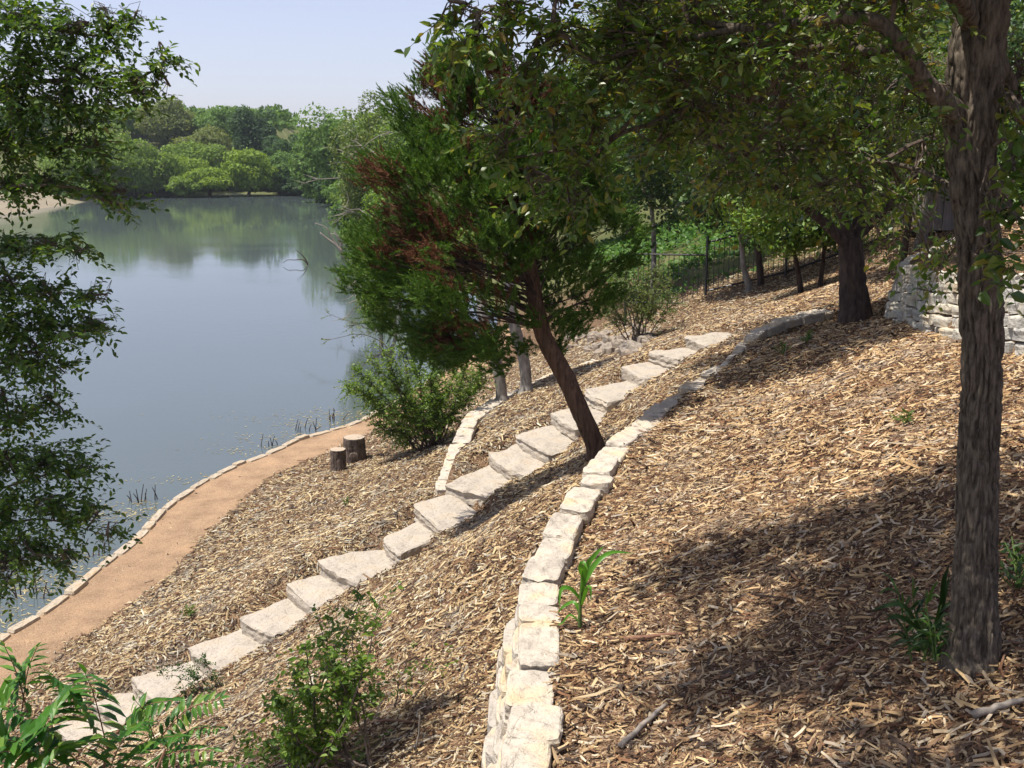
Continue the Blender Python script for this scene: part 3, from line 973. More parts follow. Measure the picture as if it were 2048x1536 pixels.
# ------------------------------------------------------------------ mulch chips (one countless mass)
def chips():
    rng = np.random.default_rng(77)
    N0 = 1350000
    x = rng.uniform(-6.5, 8.5, N0)
    y = rng.uniform(1.5, 27, N0)
    r = np.hypot(x, y)
    dens = np.clip(1.15 - 0.062 * (r - 3), 0.16, 1.0)
    keep = rng.random(N0) < dens
    x, y, r = x[keep], y[keep], r[keep]
    # thin out what the frame cannot reach even from a step aside
    keep = (np.abs(x) < 0.62 * y + 2.2)
    x, y, r = x[keep], y[keep], r[keep]
    q = np.c_[x, y]
    _, d, _ = polydist(q, LAKE_RING)
    ix2 = np.interp(y, il[:, 1], il[:, 0])
    ok = ~inside(q, LAKE_F) & (d > 0.12) & ((x > ix2 + rng.normal(0.0, 0.09, len(x))) | (y > 32) | (rng.random(len(x)) < .018))
    s, dw, u = polydist(q, MW2)
    ok &= ~((s > 0) & (dw < 0.17 + 0.035 * np.sin(u * 7) + .02 * np.sin(u * 17)) & (mw_h(u) > 0.15) & (rng.random(len(x)) > .04)) & ~((s < 0) & (dw < 0.05))
    s, dw, u = polydist(q, LW2)
    ok &= ~((s > 0) & (dw < 0.20) & (u < LW_len - .3))
    s, dw, u = polydist(q, UWL[::4])
    ok &= ~((s > 0) & (dw < 0.42))
    for k in range(nS):
        A, ed, fd, lw, rn = slab_frame(k)
        poly = [(A - fd * .02)[:2], (A + ed * (lw - .1))[:2], (A + ed * (lw - .12) + fd * rn)[:2], (A + fd * rn)[:2]]
        ok &= ~(inside(q, poly) & (rng.random(len(x)) > 0.015))
    q, r = q[ok], r[ok]
    n = len(q)
    z = height(q[:, 0], q[:, 1])
    e = 0.06
    zx = (height(q[:, 0] + e, q[:, 1]) - z) / e
    zy = (height(q[:, 0], q[:, 1] + e) - z) / e
    zx, zy = np.clip(zx, -.9, .9), np.clip(zy, -.9, .9)
    nrm = unit(np.c_[-zx, -zy, np.ones(n)] + rng.normal(0, 0.22, (n, 3)))
    a = rng.uniform(0, 2 * math.pi, n)
    D = np.c_[np.cos(a), np.sin(a), np.zeros(n)]
    D = unit(D - nrm * (D * nrm).sum(1, keepdims=True))
    S = np.cross(nrm, D)
    far = np.clip((r - 4) / 12, 0, 1)
    L = np.exp(rng.normal(math.log(0.036), 0.5, n)) * (1 + 0.35 * far)
    sz = 0.72 + 0.5 * (np.sin(q[:, 0] * 1.9 + 2 * np.sin(q[:, 1] * 1.3)) * np.sin(q[:, 1] * 2.2 + q[:, 0] * .7) * .5 + .5)
    L = L * sz * np.where(rng.random(n) < .3, .5, 1.0)
    W = np.clip(L * rng.uniform(0.07, 0.32, n), 0.003, 0.016) * (1 + 0.5 * far)
    big = rng.random(n) < 0.007
    L[big] *= rng.uniform(1.9, 4.0, big.sum())
    L = np.minimum(L, 0.26)
    c = np.c_[q, z + rng.uniform(-0.004, 0.022, n) + L * 0.05]
    h = W * rng.uniform(.25, .6, n)
    bow = L * rng.normal(0, 0.13, n)
    tw = rng.uniform(.15, .95, n)
    ends = []
    for u in (-1, 0, 1):
        wv = W * (1 if u == 0 else tw)
        cen = c + D * (L / 2 * u)[:, None] + S * (bow * (u * u))[:, None]
        ends += [cen + S * (wv / 2)[:, None] - nrm * (h * .4)[:, None], cen + nrm * h[:, None] * .6, cen - S * (wv / 2)[:, None] - nrm * (h * .4)[:, None]]
    V = np.stack(ends, 1)
    b = (np.arange(n) * 9)[:, None]
    F = np.concatenate([b + np.array([[0, 3, 4, 1]]), b + np.array([[1, 4, 5, 2]]), b + np.array([[3, 6, 7, 4]]), b + np.array([[4, 7, 8, 5]])])
    mb = MB()
    mb.add(V.reshape(-1, 3), [F])
    print("chips", n)
    tag(mb.build('wood_chips', M['chips']), 'shredded brown wood chip mulch spread over the terraces and slope', 'mulch', kind='stuff')
chips()

# ------------------------------------------------------------------ near trees
def blob_foliage(rng, mbL, mbT, skeleton, blobs, lsz, tw_len, K, wratio, fwd, droop=0.2, branch_r=0.006):
    """blobs: (centre xyz, radii xyz, n twigs). Branchlets run from the nearest skeleton point to each blob, twigs fan out of them."""
    sk = np.asarray(skeleton)
    for c, r, n in blobs:
        c, r = np.asarray(c, float), np.asarray(r, float)
        near = sk[np.argmin(((sk - c) ** 2).sum(1))]
        mid = (near + c) / 2 + rng.normal(0, 0.06, 3) + np.array([0, 0, .05])
        ln = smooth_line([near, mid, c], 8)
        tubes(mbT, ln[None], np.linspace(branch_r * 1.6, branch_r * .8, 8)[None], 5)
        u = unit(rng.normal(0, 1, (n, 3))) * (rng.random((n, 1)) ** 0.45)
        tip = c + u * r
        ax = unit(c - near + np.array(fwd) * 0.5)
        # sub branches: twig starts pulled back towards the branchlet
        pull = ln[rng.integers(3, 8, n)]
        D = unit(unit(tip - pull) + ax * 0.35 + rng.normal(0, 0.25, (n, 3)))
        S = tip - D * tw_len * 0.6
        m2 = (pull + S) / 2 + rng.normal(0, .03, (n, 3))
        tubes(mbT, np.stack([pull, m2, S], 1), np.array([branch_r * .6, branch_r * .45, branch_r * .3])[None], 3)
        poly, P, DD, NN, LL, WW = twigs(rng, S, D, tw_len * rng.uniform(.7, 1.3, n), K, lsz, wratio, droop)
        tubes(mbT, poly, np.linspace(branch_r * .32, branch_r * .12, 4)[None], 3)
        leaves(mbL, P, DD, NN, LL, WW)

# right hand elm
rng = np.random.default_rng(101)
YT = 3.75
tb = on_ground(1945, 1325)
YT = tb[1]
tr = thing('elm_tree', tb, 'rough barked tree with a thick leaning trunk at right, limbs spreading over the terrace', 'tree')
def ty(px, py, dy=0.0):
    return uy(px, py, YT + dy)
mb = MB()
tp = [tb - [0, 0, .12], ty(1946, 1290), ty(1950, 1180), ty(1953, 1050), ty(1957, 900), ty(1962, 760), ty(1962, 600), ty(1956, 450), ty(1944, 330), ty(1944, 230), ty(1955, 110), ty(1966, 0), ty(1985, -160), ty(2010, -380, .1), ty(2030, -600, .2)]
k = YT / RES_F * 1.02
bark_tube(mb, tp, [k * 78, k * 52, k * 43, k * 40, k * 39, k * 39, k * 39, k * 40, k * 45, k * 50, k * 52, k * 48, k * 42, k * 34, k * 22], 210, 640, 0.020, 5, around=24, along=9)
mb.build('trunk', M['bark'], tr, smooth=True)
limbs = []
def limb(px_list, r0, r1, name='limb', rows=60, sides=20):
    pts = [uy(a, b, YT + dy) for a, b, dy in px_list]
    ln = smooth_line(pts, rows)
    limbs.append(ln)
    mb = MB()
    bark_tube(mb, pts, [r0, (r0 + r1) * .5, r1], sides, rows, r0 * 0.16, len(limbs) + 60, around=8, along=9)
    mb.build(name, M['bark'], tr, smooth=True)
limb([(1940, 260, 0), (1907, 218, -.05), (1852, 168, -.1), (1825, 129, -.15), (1794, 82, -.2), (1767, 51, -.2), (1732, 36, -.2), (1661, 37, -.15), (1560, 50, 0), (1482, 55, .1), (1380, 40, .2)], .038, .012)
limb([(1796, 90, -.2), (1735, 103, -.1), (1689, 88, 0), (1630, 95, .1), (1521, 117, .2), (1423, 136, .3), (1330, 175, .35), (1230, 270, .4), (1164, 290, .4), (1078, 308, .35), (993, 318, .3)], .018, .004)
limb([(1482, 55, .1), (1390, 75, .15), (1300, 92, .2), (1232, 113, .2), (1181, 123, .15), (1113, 58, .1), (1061, 51, .1), (976, 26, .1), (900, 0, .1)], .012, .003)
limb([(1423, 136, .3), (1350, 230, .35), (1260, 260, .4), (1220, 285, .4), (1181, 321, .4), (1147, 352, .4), (1102, 359, .4)], .010, .003)
limb([(1950, 120, .02), (1990, 117, .1), (2020, 170, .15), (2052, 245, .2), (2110, 320, .25)], .034, .018)
limb([(1950, 60, 0), (1880, -60, -.3), (1780, -190, -.6), (1640, -300, -.9), (1480, -360, -1.1)], .034, .010)
limb([(1970, -60, 0), (1960, -240, .3), (1900, -380, .6), (1800, -500, .9)], .034, .010)
limb([(1930, 400, 0), (1880, 360, .1), (1820, 335, .25), (1740, 320, .4), (1660, 300, .5), (1560, 300, .6), (1470, 310, .7)], .012, .003)
limb([(1985, -160, 0), (2080, -260, .2), (2200, -330, .4), (2330, -330, .6)], .03, .01)
limb([(1960, -100, 0), (1890, -230, .9), (1800, -290, 1.6), (1700, -330, 2.2)], .03, .01)
sk = np.concatenate(limbs)
mbL, mbT, mbO = MB(), MB(), MB()
def pb(px, py, dy, rx, ry, rz, n):
    """blob from a picture point, radii in pixels at that depth / metres in depth"""
    y = YT + dy
    s = y / RES_F
    return (uy(px, py, y), (rx * s, ry, rz * s), n)
lit = [pb(880, 40, .1, 45, .1, 50, 10), pb(930, 90, .1, 60, .15, 60, 14), pb(1000, 60, .15, 80, .2, 60, 20), pb(1040, 160, .2, 90, .2, 70, 22), pb(1120, 60, .2, 100, .25, 70, 28), pb(1000, 310, .3, 55, .15, 30, 8),
       pb(1110, 270, .35, 80, .2, 40, 13), pb(1070, 390, .4, 60, .15, 50, 9), pb(1150, 340, .4, 80, .2, 50, 15), pb(1140, 420, .4, 70, .2, 40, 9), pb(1210, 160, .25, 80, .25, 70, 26), pb(1230, 60, .25, 90, .3, 60, 26),
       pb(950, 260, .3, 30, .1, 30, 6), pb(1180, 230, .3, 70, .25, 60, 18)]
inner = [pb(1320, 60, .2, 110, .35, 70, 36), pb(1320, 180, .3, 100, .35, 80, 34), pb(1310, 290, .4, 90, .35, 70, 26), pb(1440, 110, .3, 110, .4, 80, 36), pb(1430, 240, .4, 110, .45, 80, 36), pb(1560, 90, .1, 110, .45, 80, 34),
         pb(1560, 230, .4, 110, .5, 80, 34), pb(1690, 140, .1, 100, .5, 80, 28), pb(1680, 270, .4, 100, .5, 60, 26), pb(1800, 230, .1, 80, .5, 80, 22), pb(1810, 30, -.1, 90, .4, 60, 20), pb(1700, -20, -.2, 120, .5, 60, 26),
         pb(1560, -30, 0, 120, .5, 60, 26), pb(1420, -20, .2, 120, .4, 60, 26), pb(1280, -30, .2, 110, .35, 60, 24), pb(1120, -40, .2, 110, .3, 50, 18), pb(2040, 120, .3, 50, .3, 100, 16), pb(1560, 350, .6, 120, .4, 60, 26), pb(1690, 390, .6, 110, .4, 60, 26),
         pb(1440, 360, .7, 90, .4, 60, 20), pb(1810, 380, .5, 70, .3, 60, 14), pb(1760, 470, .5, 60, .3, 40, 5), pb(1880, 535, .7, 50, .2, 30, 9), pb(1860, 510, .8, 40, .2, 20, 5)]
top = []  # unseen upper crown above the frame, clumps laid out to shade the terrace
for k in range(175):
    x, y, z = rng.uniform(-.7, 3.9), rng.uniform(1.5, 5.4), rng.uniform(7.15, 8.6)
    if x < 1.0 and 3.1 < y < 4.75 and k % 3:
        continue
    if y > 5.0 and x > 2.2:
        y += .5
    top.append(((x, y, z), (.42, .40, .3), 30))
sprout = [pb(2030, 330, -.3, 40, .15, 60, 10), pb(2035, 440, -.3, 45, .15, 60, 12), pb(2010, 540, -.3, 35, .12, 40, 7), pb(2040, 230, -.2, 40, .2, 60, 10), pb(1985, 520, -.35, 30, .1, 25, 4)]
blob_foliage(rng, mbO, mbT, sk, lit, 0.043, 0.20, 11, 0.5, (-1, 0, -.1))
blob_foliage(rng, mbL, mbT, sk, inner, 0.042, 0.22, 11, 0.5, (-.6, .2, -.1))
blob_foliage(rng, mbL, mbT, sk, top, 0.06, 0.24, 8, 0.55, (0, 0, .2))
trk = np.array([ty(1960, y) for y in range(200, 700, 30)])
blob_foliage(rng, mbL, mbT, np.concatenate([trk, limbs[4]]), sprout, 0.052, 0.16, 6, 0.55, (.3, -.3, 0))
mbL.build('crown', M['olive'], tr)
mbO.build('outer_spray', M['olive'], tr)
mbT.build('twigs', M['twig'], tr)

# left hand elm: trunk stands just outside the frame
rng = np.random.default_rng(202)
YL = 5.6
lb = np.array([-4.05, YL, gz(-4.05, YL)])
tl = thing('small_leaf_elm', lb, 'small leaved tree reaching in over the water along the left edge', 'tree')
mb = MB()
bark_tube(mb, [lb - [0, 0, .2], lb + [.05, 0, 1.4], lb + [.1, .05, 2.8], lb + [.25, .05, 4.4], lb + [.2, 0, 6.4]], [.14, .11, .10, .08, .03], 40, 120, 0.012, 9, around=14, along=6)
mb.build('trunk', M['bark'], tl, smooth=True)
limbs = []
def llimb(h, px_list, r0, r1):
    pts = [lb + np.array([.1 + .03 * h, 0, h])] + [uy(a, b, YL + dy) for a, b, dy in px_list]
    limbs.append(smooth_line(pts, 40))
    mb = MB()
    bark_tube(mb, pts, [r0 * .55, (r0 + r1) * .22, r1], 10, 40, r0 * .06, len(limbs) + 80, around=7, along=9)
    mb.build('limb', M['twig'], tl, smooth=True)
llimb(4.6, [(-150, 250, 0), (0, 180, 0), (130, 160, 0), (230, 175, .1), (330, 130, .1)], .05, .004)
llimb(5.0, [(-150, 60, .1), (0, 40, .1), (120, 60, .1), (200, 70, .1), (285, 40, .1)], .04, .004)
llimb(4.2, [(-150, 330, .1), (-20, 300, .1), (90, 290, 0), (170, 300, 0), (240, 320, 0)], .04, .004)
llimb(3.8, [(-150, 420, -.1), (-20, 380, -.1), (90, 370, -.1), (190, 385, 0), (262, 425, 0)], .035, .003)
llimb(3.4, [(-150, 560, 0), (0, 510, 0), (80, 490, 0), (150, 500, 0)], .03, .003)
llimb(3.0, [(-140, 690, .1), (0, 640, .1), (80, 620, .1), (190, 590, .1)], .03, .003)
llimb(2.9, [(-140, 760, 0), (-10, 730, 0), (90, 690, 0), (205, 660, 0)], .03, .003)
llimb(2.3, [(-140, 900, 0), (-20, 870, 0), (50, 830, 0), (110, 790, 0)], .03, .003)
llimb(2.0, [(-140, 1010, 0), (-10, 980, 0), (90, 950, 0), (190, 930, 0)], .03, .003)
llimb(1.7, [(-140, 1080, 0), (0, 1050, 0), (100, 1040, 0), (225, 1075, 0)], .03, .003)
llimb(1.5, [(-140, 1160, -.1), (0, 1130, -.1), (80, 1110, -.1), (140, 1130, -.1)], .025, .003)
sk = np.concatenate(limbs)
def lbl(px, py, rx, rz, n, dy=0.0, ry=.3):
    y = YL + dy
    s = y / RES_F
    return (uy(px, py, y), (rx * s * 1.05, ry, rz * s * 1.08), int(n * 1.75))
bl = [lbl(40, 40, 70, 50, 34), lbl(130, 60, 70, 50, 30), lbl(225, 60, 50, 35, 16, .1, .15), lbl(265, 40, 25, 25, 6, .1, .1), lbl(60, 130, 80, 60, 40), lbl(170, 140, 70, 50, 30), lbl(255, 160, 50, 35, 16), lbl(320, 135, 35, 22, 8, .1, .1), lbl(345, 125, 18, 25, 4, .1, .1),
      lbl(40, 220, 80, 60, 38), lbl(140, 220, 70, 45, 30), lbl(225, 215, 50, 30, 14), lbl(285, 185, 35, 25, 8), lbl(30, 300, 70, 50, 30), lbl(120, 300, 60, 35, 18), lbl(200, 295, 45, 35, 12), lbl(20, 380, 60, 35, 20), lbl(110, 365, 60, 30, 18), lbl(190, 370, 50, 30, 14), lbl(245, 410, 35, 25, 9),
      lbl(20, 480, 50, 22, 12), lbl(90, 490, 60, 25, 16), lbl(150, 500, 40, 30, 10), lbl(20, 570, 60, 45, 24), lbl(100, 590, 60, 40, 24), lbl(170, 590, 30, 30, 8), lbl(20, 650, 60, 50, 28), lbl(100, 655, 60, 45, 28), lbl(175, 655, 40, 30, 12), lbl(205, 650, 20, 22, 4),
      lbl(30, 740, 50, 50, 22), lbl(90, 720, 50, 40, 16), lbl(130, 745, 25, 25, 5), lbl(10, 830, 40, 50, 16), lbl(60, 830, 40, 40, 12), lbl(100, 800, 25, 30, 6), lbl(130, 845, 25, 25, 4), lbl(20, 930, 60, 50, 30), lbl(100, 930, 60, 45, 28), lbl(165, 930, 40, 45, 16),
      lbl(20, 1020, 60, 50, 34), lbl(110, 1010, 60, 45, 30), lbl(180, 1030, 40, 40, 16), lbl(215, 1080, 22, 20, 6), lbl(20, 1110, 60, 50, 30), lbl(90, 1100, 50, 40, 18), lbl(140, 1120, 30, 30, 7), lbl(10, 1170, 40, 25, 8),
      lbl(-90, 80, 100, 90, 40, 0, .5), lbl(-90, 250, 100, 90, 40, 0, .5), lbl(-90, 420, 100, 70, 28, 0, .5), lbl(-80, 600, 100, 80, 34, 0, .5), lbl(-90, 780, 100, 80, 28, 0, .5), lbl(-80, 950, 100, 90, 34, 0, .5), lbl(-80, 1100, 100, 70, 28, 0, .5)]
for k in range(26):
    bl.append(((rng.uniform(-5.2, -2.4), rng.uniform(4.4, 6.6), rng.uniform(6.8, 8.2)), (.5, .5, .4), 24))
mbL, mbT = MB(), MB()
blob_foliage(rng, mbL, mbT, sk, bl, 0.041, 0.19, 11, 0.5, (1, 0, 0), droop=.12, branch_r=.004)
mbL.build('crown', M['elm'], tl)
mbT.build('twigs', M['twig'], tl)

# ------------------------------------------------------------------ the leaning cedar
rng = np.random.default_rng(303)
cb = on_ground(1197, 917)
YC = cb[1]
ced = thing('leaning_cedar', cb, 'leaning cedar with dense green foliage and rusty brown dead patches beside the steps', 'cedar tree')
def cy(px, py, dy=0.0):
    return uy(px, py, YC + dy)
mb = MB()
s = YC / RES_F
tpx = [cb - [0, 0, .15], cy(1190, 890), cy(1160, 820), cy(1128, 750, .05), cy(1095, 690, .1), cy(1078, 640, .12), cy(1062, 540, .2), cy(1040, 400, .25), cy(1010, 250, .3), cy(985, 110, .3)]
bark_tube(mb, tpx, [s * 26, s * 20, s * 19, s * 19, s * 18, s * 17, s * 14, s * 10, s * 6, s * 2], 44, 160, 0.010, 15, around=13, along=6)
mb.build('trunk', M['bark_cedar'], ced, smooth=True)
trunk_line = smooth_line(tpx, 120)
PRO_Y = [70, 120, 180, 250, 350, 450, 520, 590, 640, 690, 720]
PRO_L = [920, 850, 805, 785, 735, 705, 690, 705, 735, 830, 900]
PRO_R = [1040, 1100, 1150, 1200, 1255, 1280, 1270, 1240, 1190, 1130, 1080]
ncl = 146
cpy_ = 715 - (715 - 85) * rng.random(ncl) ** 0.80
cth = rng.uniform(0, 2 * math.pi, ncl)
crd = rng.uniform(0.30, 0.97, ncl) ** .8
cL, cR = np.interp(cpy_, PRO_Y, PRO_L), np.interp(cpy_, PRO_Y, PRO_R)
ccx = (cL + cR) / 2 + (cR - cL) / 2 * crd * np.cos(cth)
cdp = crd * np.sin(cth) * (cR - cL) / 2 * 0.95
# hanging lower sprays and tufts that break the outline
ex = [(745, 600, -20), (790, 655, 40), (860, 690, -30), (905, 720, 20), (950, 700, -60), (990, 735, 40), (1110, 690, 30), (1150, 660, -20), (715, 520, 30), (700, 560, -10), (1275, 470, 20), (1265, 520, -40), (885, 130, 0), (930, 90, 20), (1000, 75, 10), (1200, 560, 40), (1240, 535, -30), (1185, 615, 60), (1135, 635, -50), (1215, 590, -60), (1160, 590, 90), (1100, 600, 110), (1060, 640, -80), (1250, 440, 60), (1230, 400, -60), (1050, 690, 90), (760, 640, 60)]
ccx = np.r_[ccx, [e[0] for e in ex]]
cpy_ = np.r_[cpy_, [e[1] for e in ex]]
cdp = np.r_[cdp, [e[2] for e in ex]]
csz = np.r_[rng.uniform(38, 72, ncl) * np.interp(cpy_[:ncl], [80, 300], [.55, 1]), rng.uniform(24, 42, len(ex)) * np.interp([e[1] for e in ex], [60, 300], [.6, 1.1])]
npl = 13000
wk = csz ** 2
ki = rng.choice(len(ccx), npl, p=wk / wk.sum())
g3 = unit(rng.normal(0, 1, (npl, 3))) * (rng.random((npl, 1)) ** .42)
ppx = ccx[ki] + g3[:, 0] * csz[ki]
py = cpy_[ki] + g3[:, 1] * csz[ki] * 0.72 - np.abs(g3[:, 0]) * csz[ki] * .25
dep = YC + 0.22 + (cdp[ki] + g3[:, 2] * csz[ki]) * s
L_, R_ = np.interp(py, PRO_Y, PRO_L), np.interp(py, PRO_Y, PRO_R)
rad = np.clip(np.hypot((ppx - (L_ + R_) / 2) / ((R_ - L_) / 2), cdp[ki] / ((R_ - L_) / 2)), 0, 1.2)
th = np.zeros(npl)
keep = ~((np.hypot((ppx - 990) / 60, (py - 620) / 30) < 1) & (rng.random(npl) < .6))
ppx, py, dep, rad, th, ki = ppx[keep], py[keep], dep[keep], rad[keep], th[keep], ki[keep]
clump_axis = unit(np.c_[rng.normal(0, .35, len(ccx)), rng.normal(0, .35, len(ccx)), rng.normal(0, .25, len(ccx))])[ki] * .45
P = np.array([uy(a, b, c) for a, b, c in zip(ppx, py, dep)])
tz = np.interp(P[:, 2] - 0.25, trunk_line[:, 2], np.arange(len(trunk_line)))
T0 = np.array([trunk_line[int(i)] for i in tz])
out = unit((P - T0) * [1, 1, 0.4])
upb = np.interp(py, [80, 400, 640, 720], [1.15, .8, .30, -.15])
PD = unit(out + clump_axis + np.c_[np.zeros(len(P)), np.zeros(len(P)), upb] + rng.normal(0, .42, (len(P), 3)))
brown_c = [(850, 160, 34, 60), (880, 215, 34, 55), (1000, 150, 40, 45), (1030, 230, 45, 50), (775, 370, 40, 60), (790, 430, 45, 50), (735, 330, 30, 45), (870, 480, 70, 45), (800, 500, 60, 40), (950, 260, 30, 50), (900, 670, 50, 35), (930, 540, 90, 40), (1080, 190, 40, 40), (860, 430, 40, 50)]
isb = np.zeros(len(P), bool)
for bx, by, rx, ry in brown_c:
    isb |= (np.hypot((ppx - bx) / rx, (py - by) / ry) < rng.uniform(.2, 1.35, len(P))) & (rng.random(len(P)) < .76)
isb |= (rad < .45) & (rng.random(len(P)) < .5)
def plumes(P, D, nb, ln, sz, mb, rng):
    n = len(P)
    u = rng.uniform(0.0, 1, (n, nb))
    ref = unit(np.cross(D, rng.normal(0, 1, (n, 3))))
    r2 = np.cross(D, ref)
    a = rng.uniform(0, 2 * math.pi, (n, nb))
    Lp = ln * rng.uniform(.6, 1.3, n)
    base = P[:, None, :] + D[:, None, :] * (Lp[:, None] * (u - .5))[..., None]
    rd = np.cos(a)[..., None] * ref[:, None, :] + np.sin(a)[..., None] * r2[:, None, :]
    d = unit(D[:, None, :] * 0.9 + rd * (0.75 * (1.05 - u))[..., None] + rng.normal(0, .12, (n, nb, 3)))
    Ls = sz * (1.15 - .55 * u) * rng.uniform(.7, 1.3, (n, nb))
    nn = unit(np.cross(d, np.cross(rd, d)) + rng.normal(0, .5, d.shape))
    leaves(mb, base.reshape(-1, 3), d.reshape(-1, 3), nn.reshape(-1, 3), Ls.ravel(), Ls.ravel() * .17, full=False, droop=0.0)
mbg, mbb = MB(), MB()
plumes(P[~isb], PD[~isb], 68, .16, .042, mbg, rng)
plumes(P[isb], PD[isb], 52, .15, .040, mbb, rng)
mbg.build('crown', M['cedar'], ced)
o = mbb.build('dead_foliage', M['cedar_brown'], ced)
o['label'] = 'rusty brown dead needles'
mb = MB()
pick = rng.choice(np.nonzero(py < 560)[0], 220, replace=False)
for kx in pick:
    a = T0[kx] - [0, 0, .15]
    b = P[kx]
    m = (a + b) / 2 + rng.normal(0, .04, 3) - [0, 0, .04]
    tube(mb, smooth_line([a, m, b], 5), np.linspace(.009, .002, 5), 4, False)
for pts, r in (([(1085, 655), (1020, 640), (960, 625), (905, 625)], .022), ([(1085, 640), (1010, 600), (950, 560)], .018), ([(1090, 640), (1150, 610), (1210, 590)], .016), ([(1072, 590), (1000, 500), (900, 420)], .018), ([(1060, 520), (1140, 430), (1220, 350)], .016)):
    tube(mb, smooth_line([cy(a, b, .1) for a, b in pts], 10), np.linspace(r, r * .3, 10), 7, False)
mb.build('branches', M['bark_dark'], ced)

# ------------------------------------------------------------------ generic trees
def crown_points(rng, c, r, nb, n, blob=0.45, flat=0.8, shell=0.35):
    c, r = np.asarray(c, float), np.asarray(r, float)
    bd = unit(rng.normal(0, 1, (nb, 3)))
    bc = c + bd * r * (rng.uniform(0.25, 0.80, (nb, 1)))
    br = rng.uniform(.7, 1.25, nb) * blob
    k = rng.integers(0, nb, n)
    d = unit(rng.normal(0, 1, (n, 3)) + [0, 0, .25])
    rr = 1 - shell * rng.random(n) ** 1.5
    P = bc[k] + d * (br[k] * rr)[:, None] * r * [1, 1, flat]
    return P, d
def simple_tree(name, label, base, crown_c, crown_r, n, lsz, lmat, bmat, trunk_r, seed, group=None, nb=26, cat='tree', lean=None, willow=0.0, blob=0.45, wr=0.55, cull=True, stems=1):
    rng = np.random.default_rng(seed)
    base = np.asarray(base, float)
    crown_c = np.asarray(crown_c, float)
    t = thing(name, base, label, cat, group)
    mb = MB()
    for sN in range(stems):
        off = np.array([rng.normal(0, .25), rng.normal(0, .1), 0]) * (sN > 0) * trunk_r * 6
        top = crown_c + rng.normal(0, .15, 3) * crown_r
        mid = base * .5 + top * .5 + (rng.normal(0, .06, 3) * np.linalg.norm(top - base) if lean is None else np.asarray(lean))
        tp = smooth_line([base + off - [0, 0, .2], base + off + (mid - base) * .15, mid, top], 14)
        tube(mb, tp, np.interp(np.linspace(0, 1, 14), [0, .06, .5, 1], [trunk_r * 1.35, trunk_r, trunk_r * .72, trunk_r * .25]), 10)
        for q in range(9):
            a = tp[rng.integers(9, 13)]
            b = crown_c + unit(rng.normal(0, 1, 3) + [0, 0, .2]) * crown_r * rng.uniform(.5, .85)
            m = (a + b) / 2 + [0, 0, -.05 * crown_r[2]]
            tube(mb, smooth_line([a, m, b], 7), np.linspace(trunk_r * .4, trunk_r * .08, 7), 6, False)
    mb.build('trunk', bmat, t, smooth=True)
    P, d = crown_points(rng, crown_c, crown_r, nb, n, blob)
    nn = unit(d * .8 + rng.normal(0, .55, d.shape) + [0, 0, .35])
    D = unit(np.cross(nn, rng.normal(0, 1, nn.shape)) + np.array([0, 0, -willow]))
    mb = MB()
    sz = lsz * rng.uniform(.6, 1.35, n)
    leaves(mb, P, D, nn, sz, sz * wr, full=False)
    mb.build('crown', lmat, t)
    return t

# trees on the far shore: (px, top y, base y, width px, distance, material, willow, label)
FAR = [
    (238, 238, 388, 190, 117, 'far_willow', .7, 'broad pale green willow on the far shore, just right of the near left foliage', 0),
    (318, 282, 388, 130, 119, 'far_willow', .7, 'low pale willow at the water with thin dark trunks showing', 2),
    (362, 184, 380, 130, 150, 'far_olive', .0, 'tall olive round crowned tree at the back of the far shore', 0),
    (300, 205, 380, 110, 155, 'far_mid', .0, 'mid green tree at the back, left of the tall olive round crowned one', 0),
    (425, 245, 386, 120, 134, 'far_olive', .3, 'olive green leaning tree in the middle of the far shore', 0),
    (458, 204, 380, 120, 150, 'far_mid', .0, 'hazy green tree at the back, between the round crowned and pointed ones', 0),
    (520, 202, 384, 90, 142, 'far_dark', .0, 'dark pointed tree standing up against the sky on the far shore', 0),
    (505, 292, 386, 105, 122, 'far_lime', .5, 'bright yellow green willow overhanging the far water, right of the others', 0),
    (428, 322, 388, 110, 120, 'far_lime', .5, 'low bright green willow in the front of the far shore', 0),
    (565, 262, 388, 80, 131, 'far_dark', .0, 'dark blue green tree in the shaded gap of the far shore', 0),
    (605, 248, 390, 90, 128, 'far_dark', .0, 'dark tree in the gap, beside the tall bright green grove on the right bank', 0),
    (690, 183, 396, 150, 101, 'far_mid', .25, 'tall rounded green tree on the right bank, left of the cedar', 0),
    (640, 238, 394, 80, 109, 'far_mid', .25, 'smaller green tree leaning out from the right bank', 0),
    (770, 205, 410, 130, 84, 'far_willow', .25, 'light green tree on the right bank directly behind the cedar', 0),
    (840, 190, 420, 150, 74, 'far_mid', .2, 'green tree on the right bank hidden mostly by the cedar', 0),
    (60, 212, 385, 160, 145, 'far_dark', .0, 'dark tree at the back seen through the near left foliage', 0),
    (150, 245, 390, 110, 128, 'far_mid', .2, 'green tree on the far left bank behind the near foliage', 0),
    (170, 268, 390, 150, 116, 'far_willow', .6, 'wide pale willow on the left part of the far shore', 0),
    (565, 300, 390, 100, 124, 'far_mid', .3, 'rounded mid green tree beside the shaded gap', 0),
    (400, 268, 386, 150, 128, 'far_willow', .4, 'wide soft green tree filling the middle of the far shore', 0),
    (330, 300, 388, 170, 124, 'far_lime', .5, 'broad light green willow low in the middle of the far shore', 0),
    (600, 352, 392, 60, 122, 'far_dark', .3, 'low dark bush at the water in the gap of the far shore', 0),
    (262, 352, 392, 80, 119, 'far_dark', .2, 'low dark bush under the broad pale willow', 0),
    (372, 352, 389, 70, 118, 'far_willow', .4, 'low pale bush at the water between two willows', 0),
]
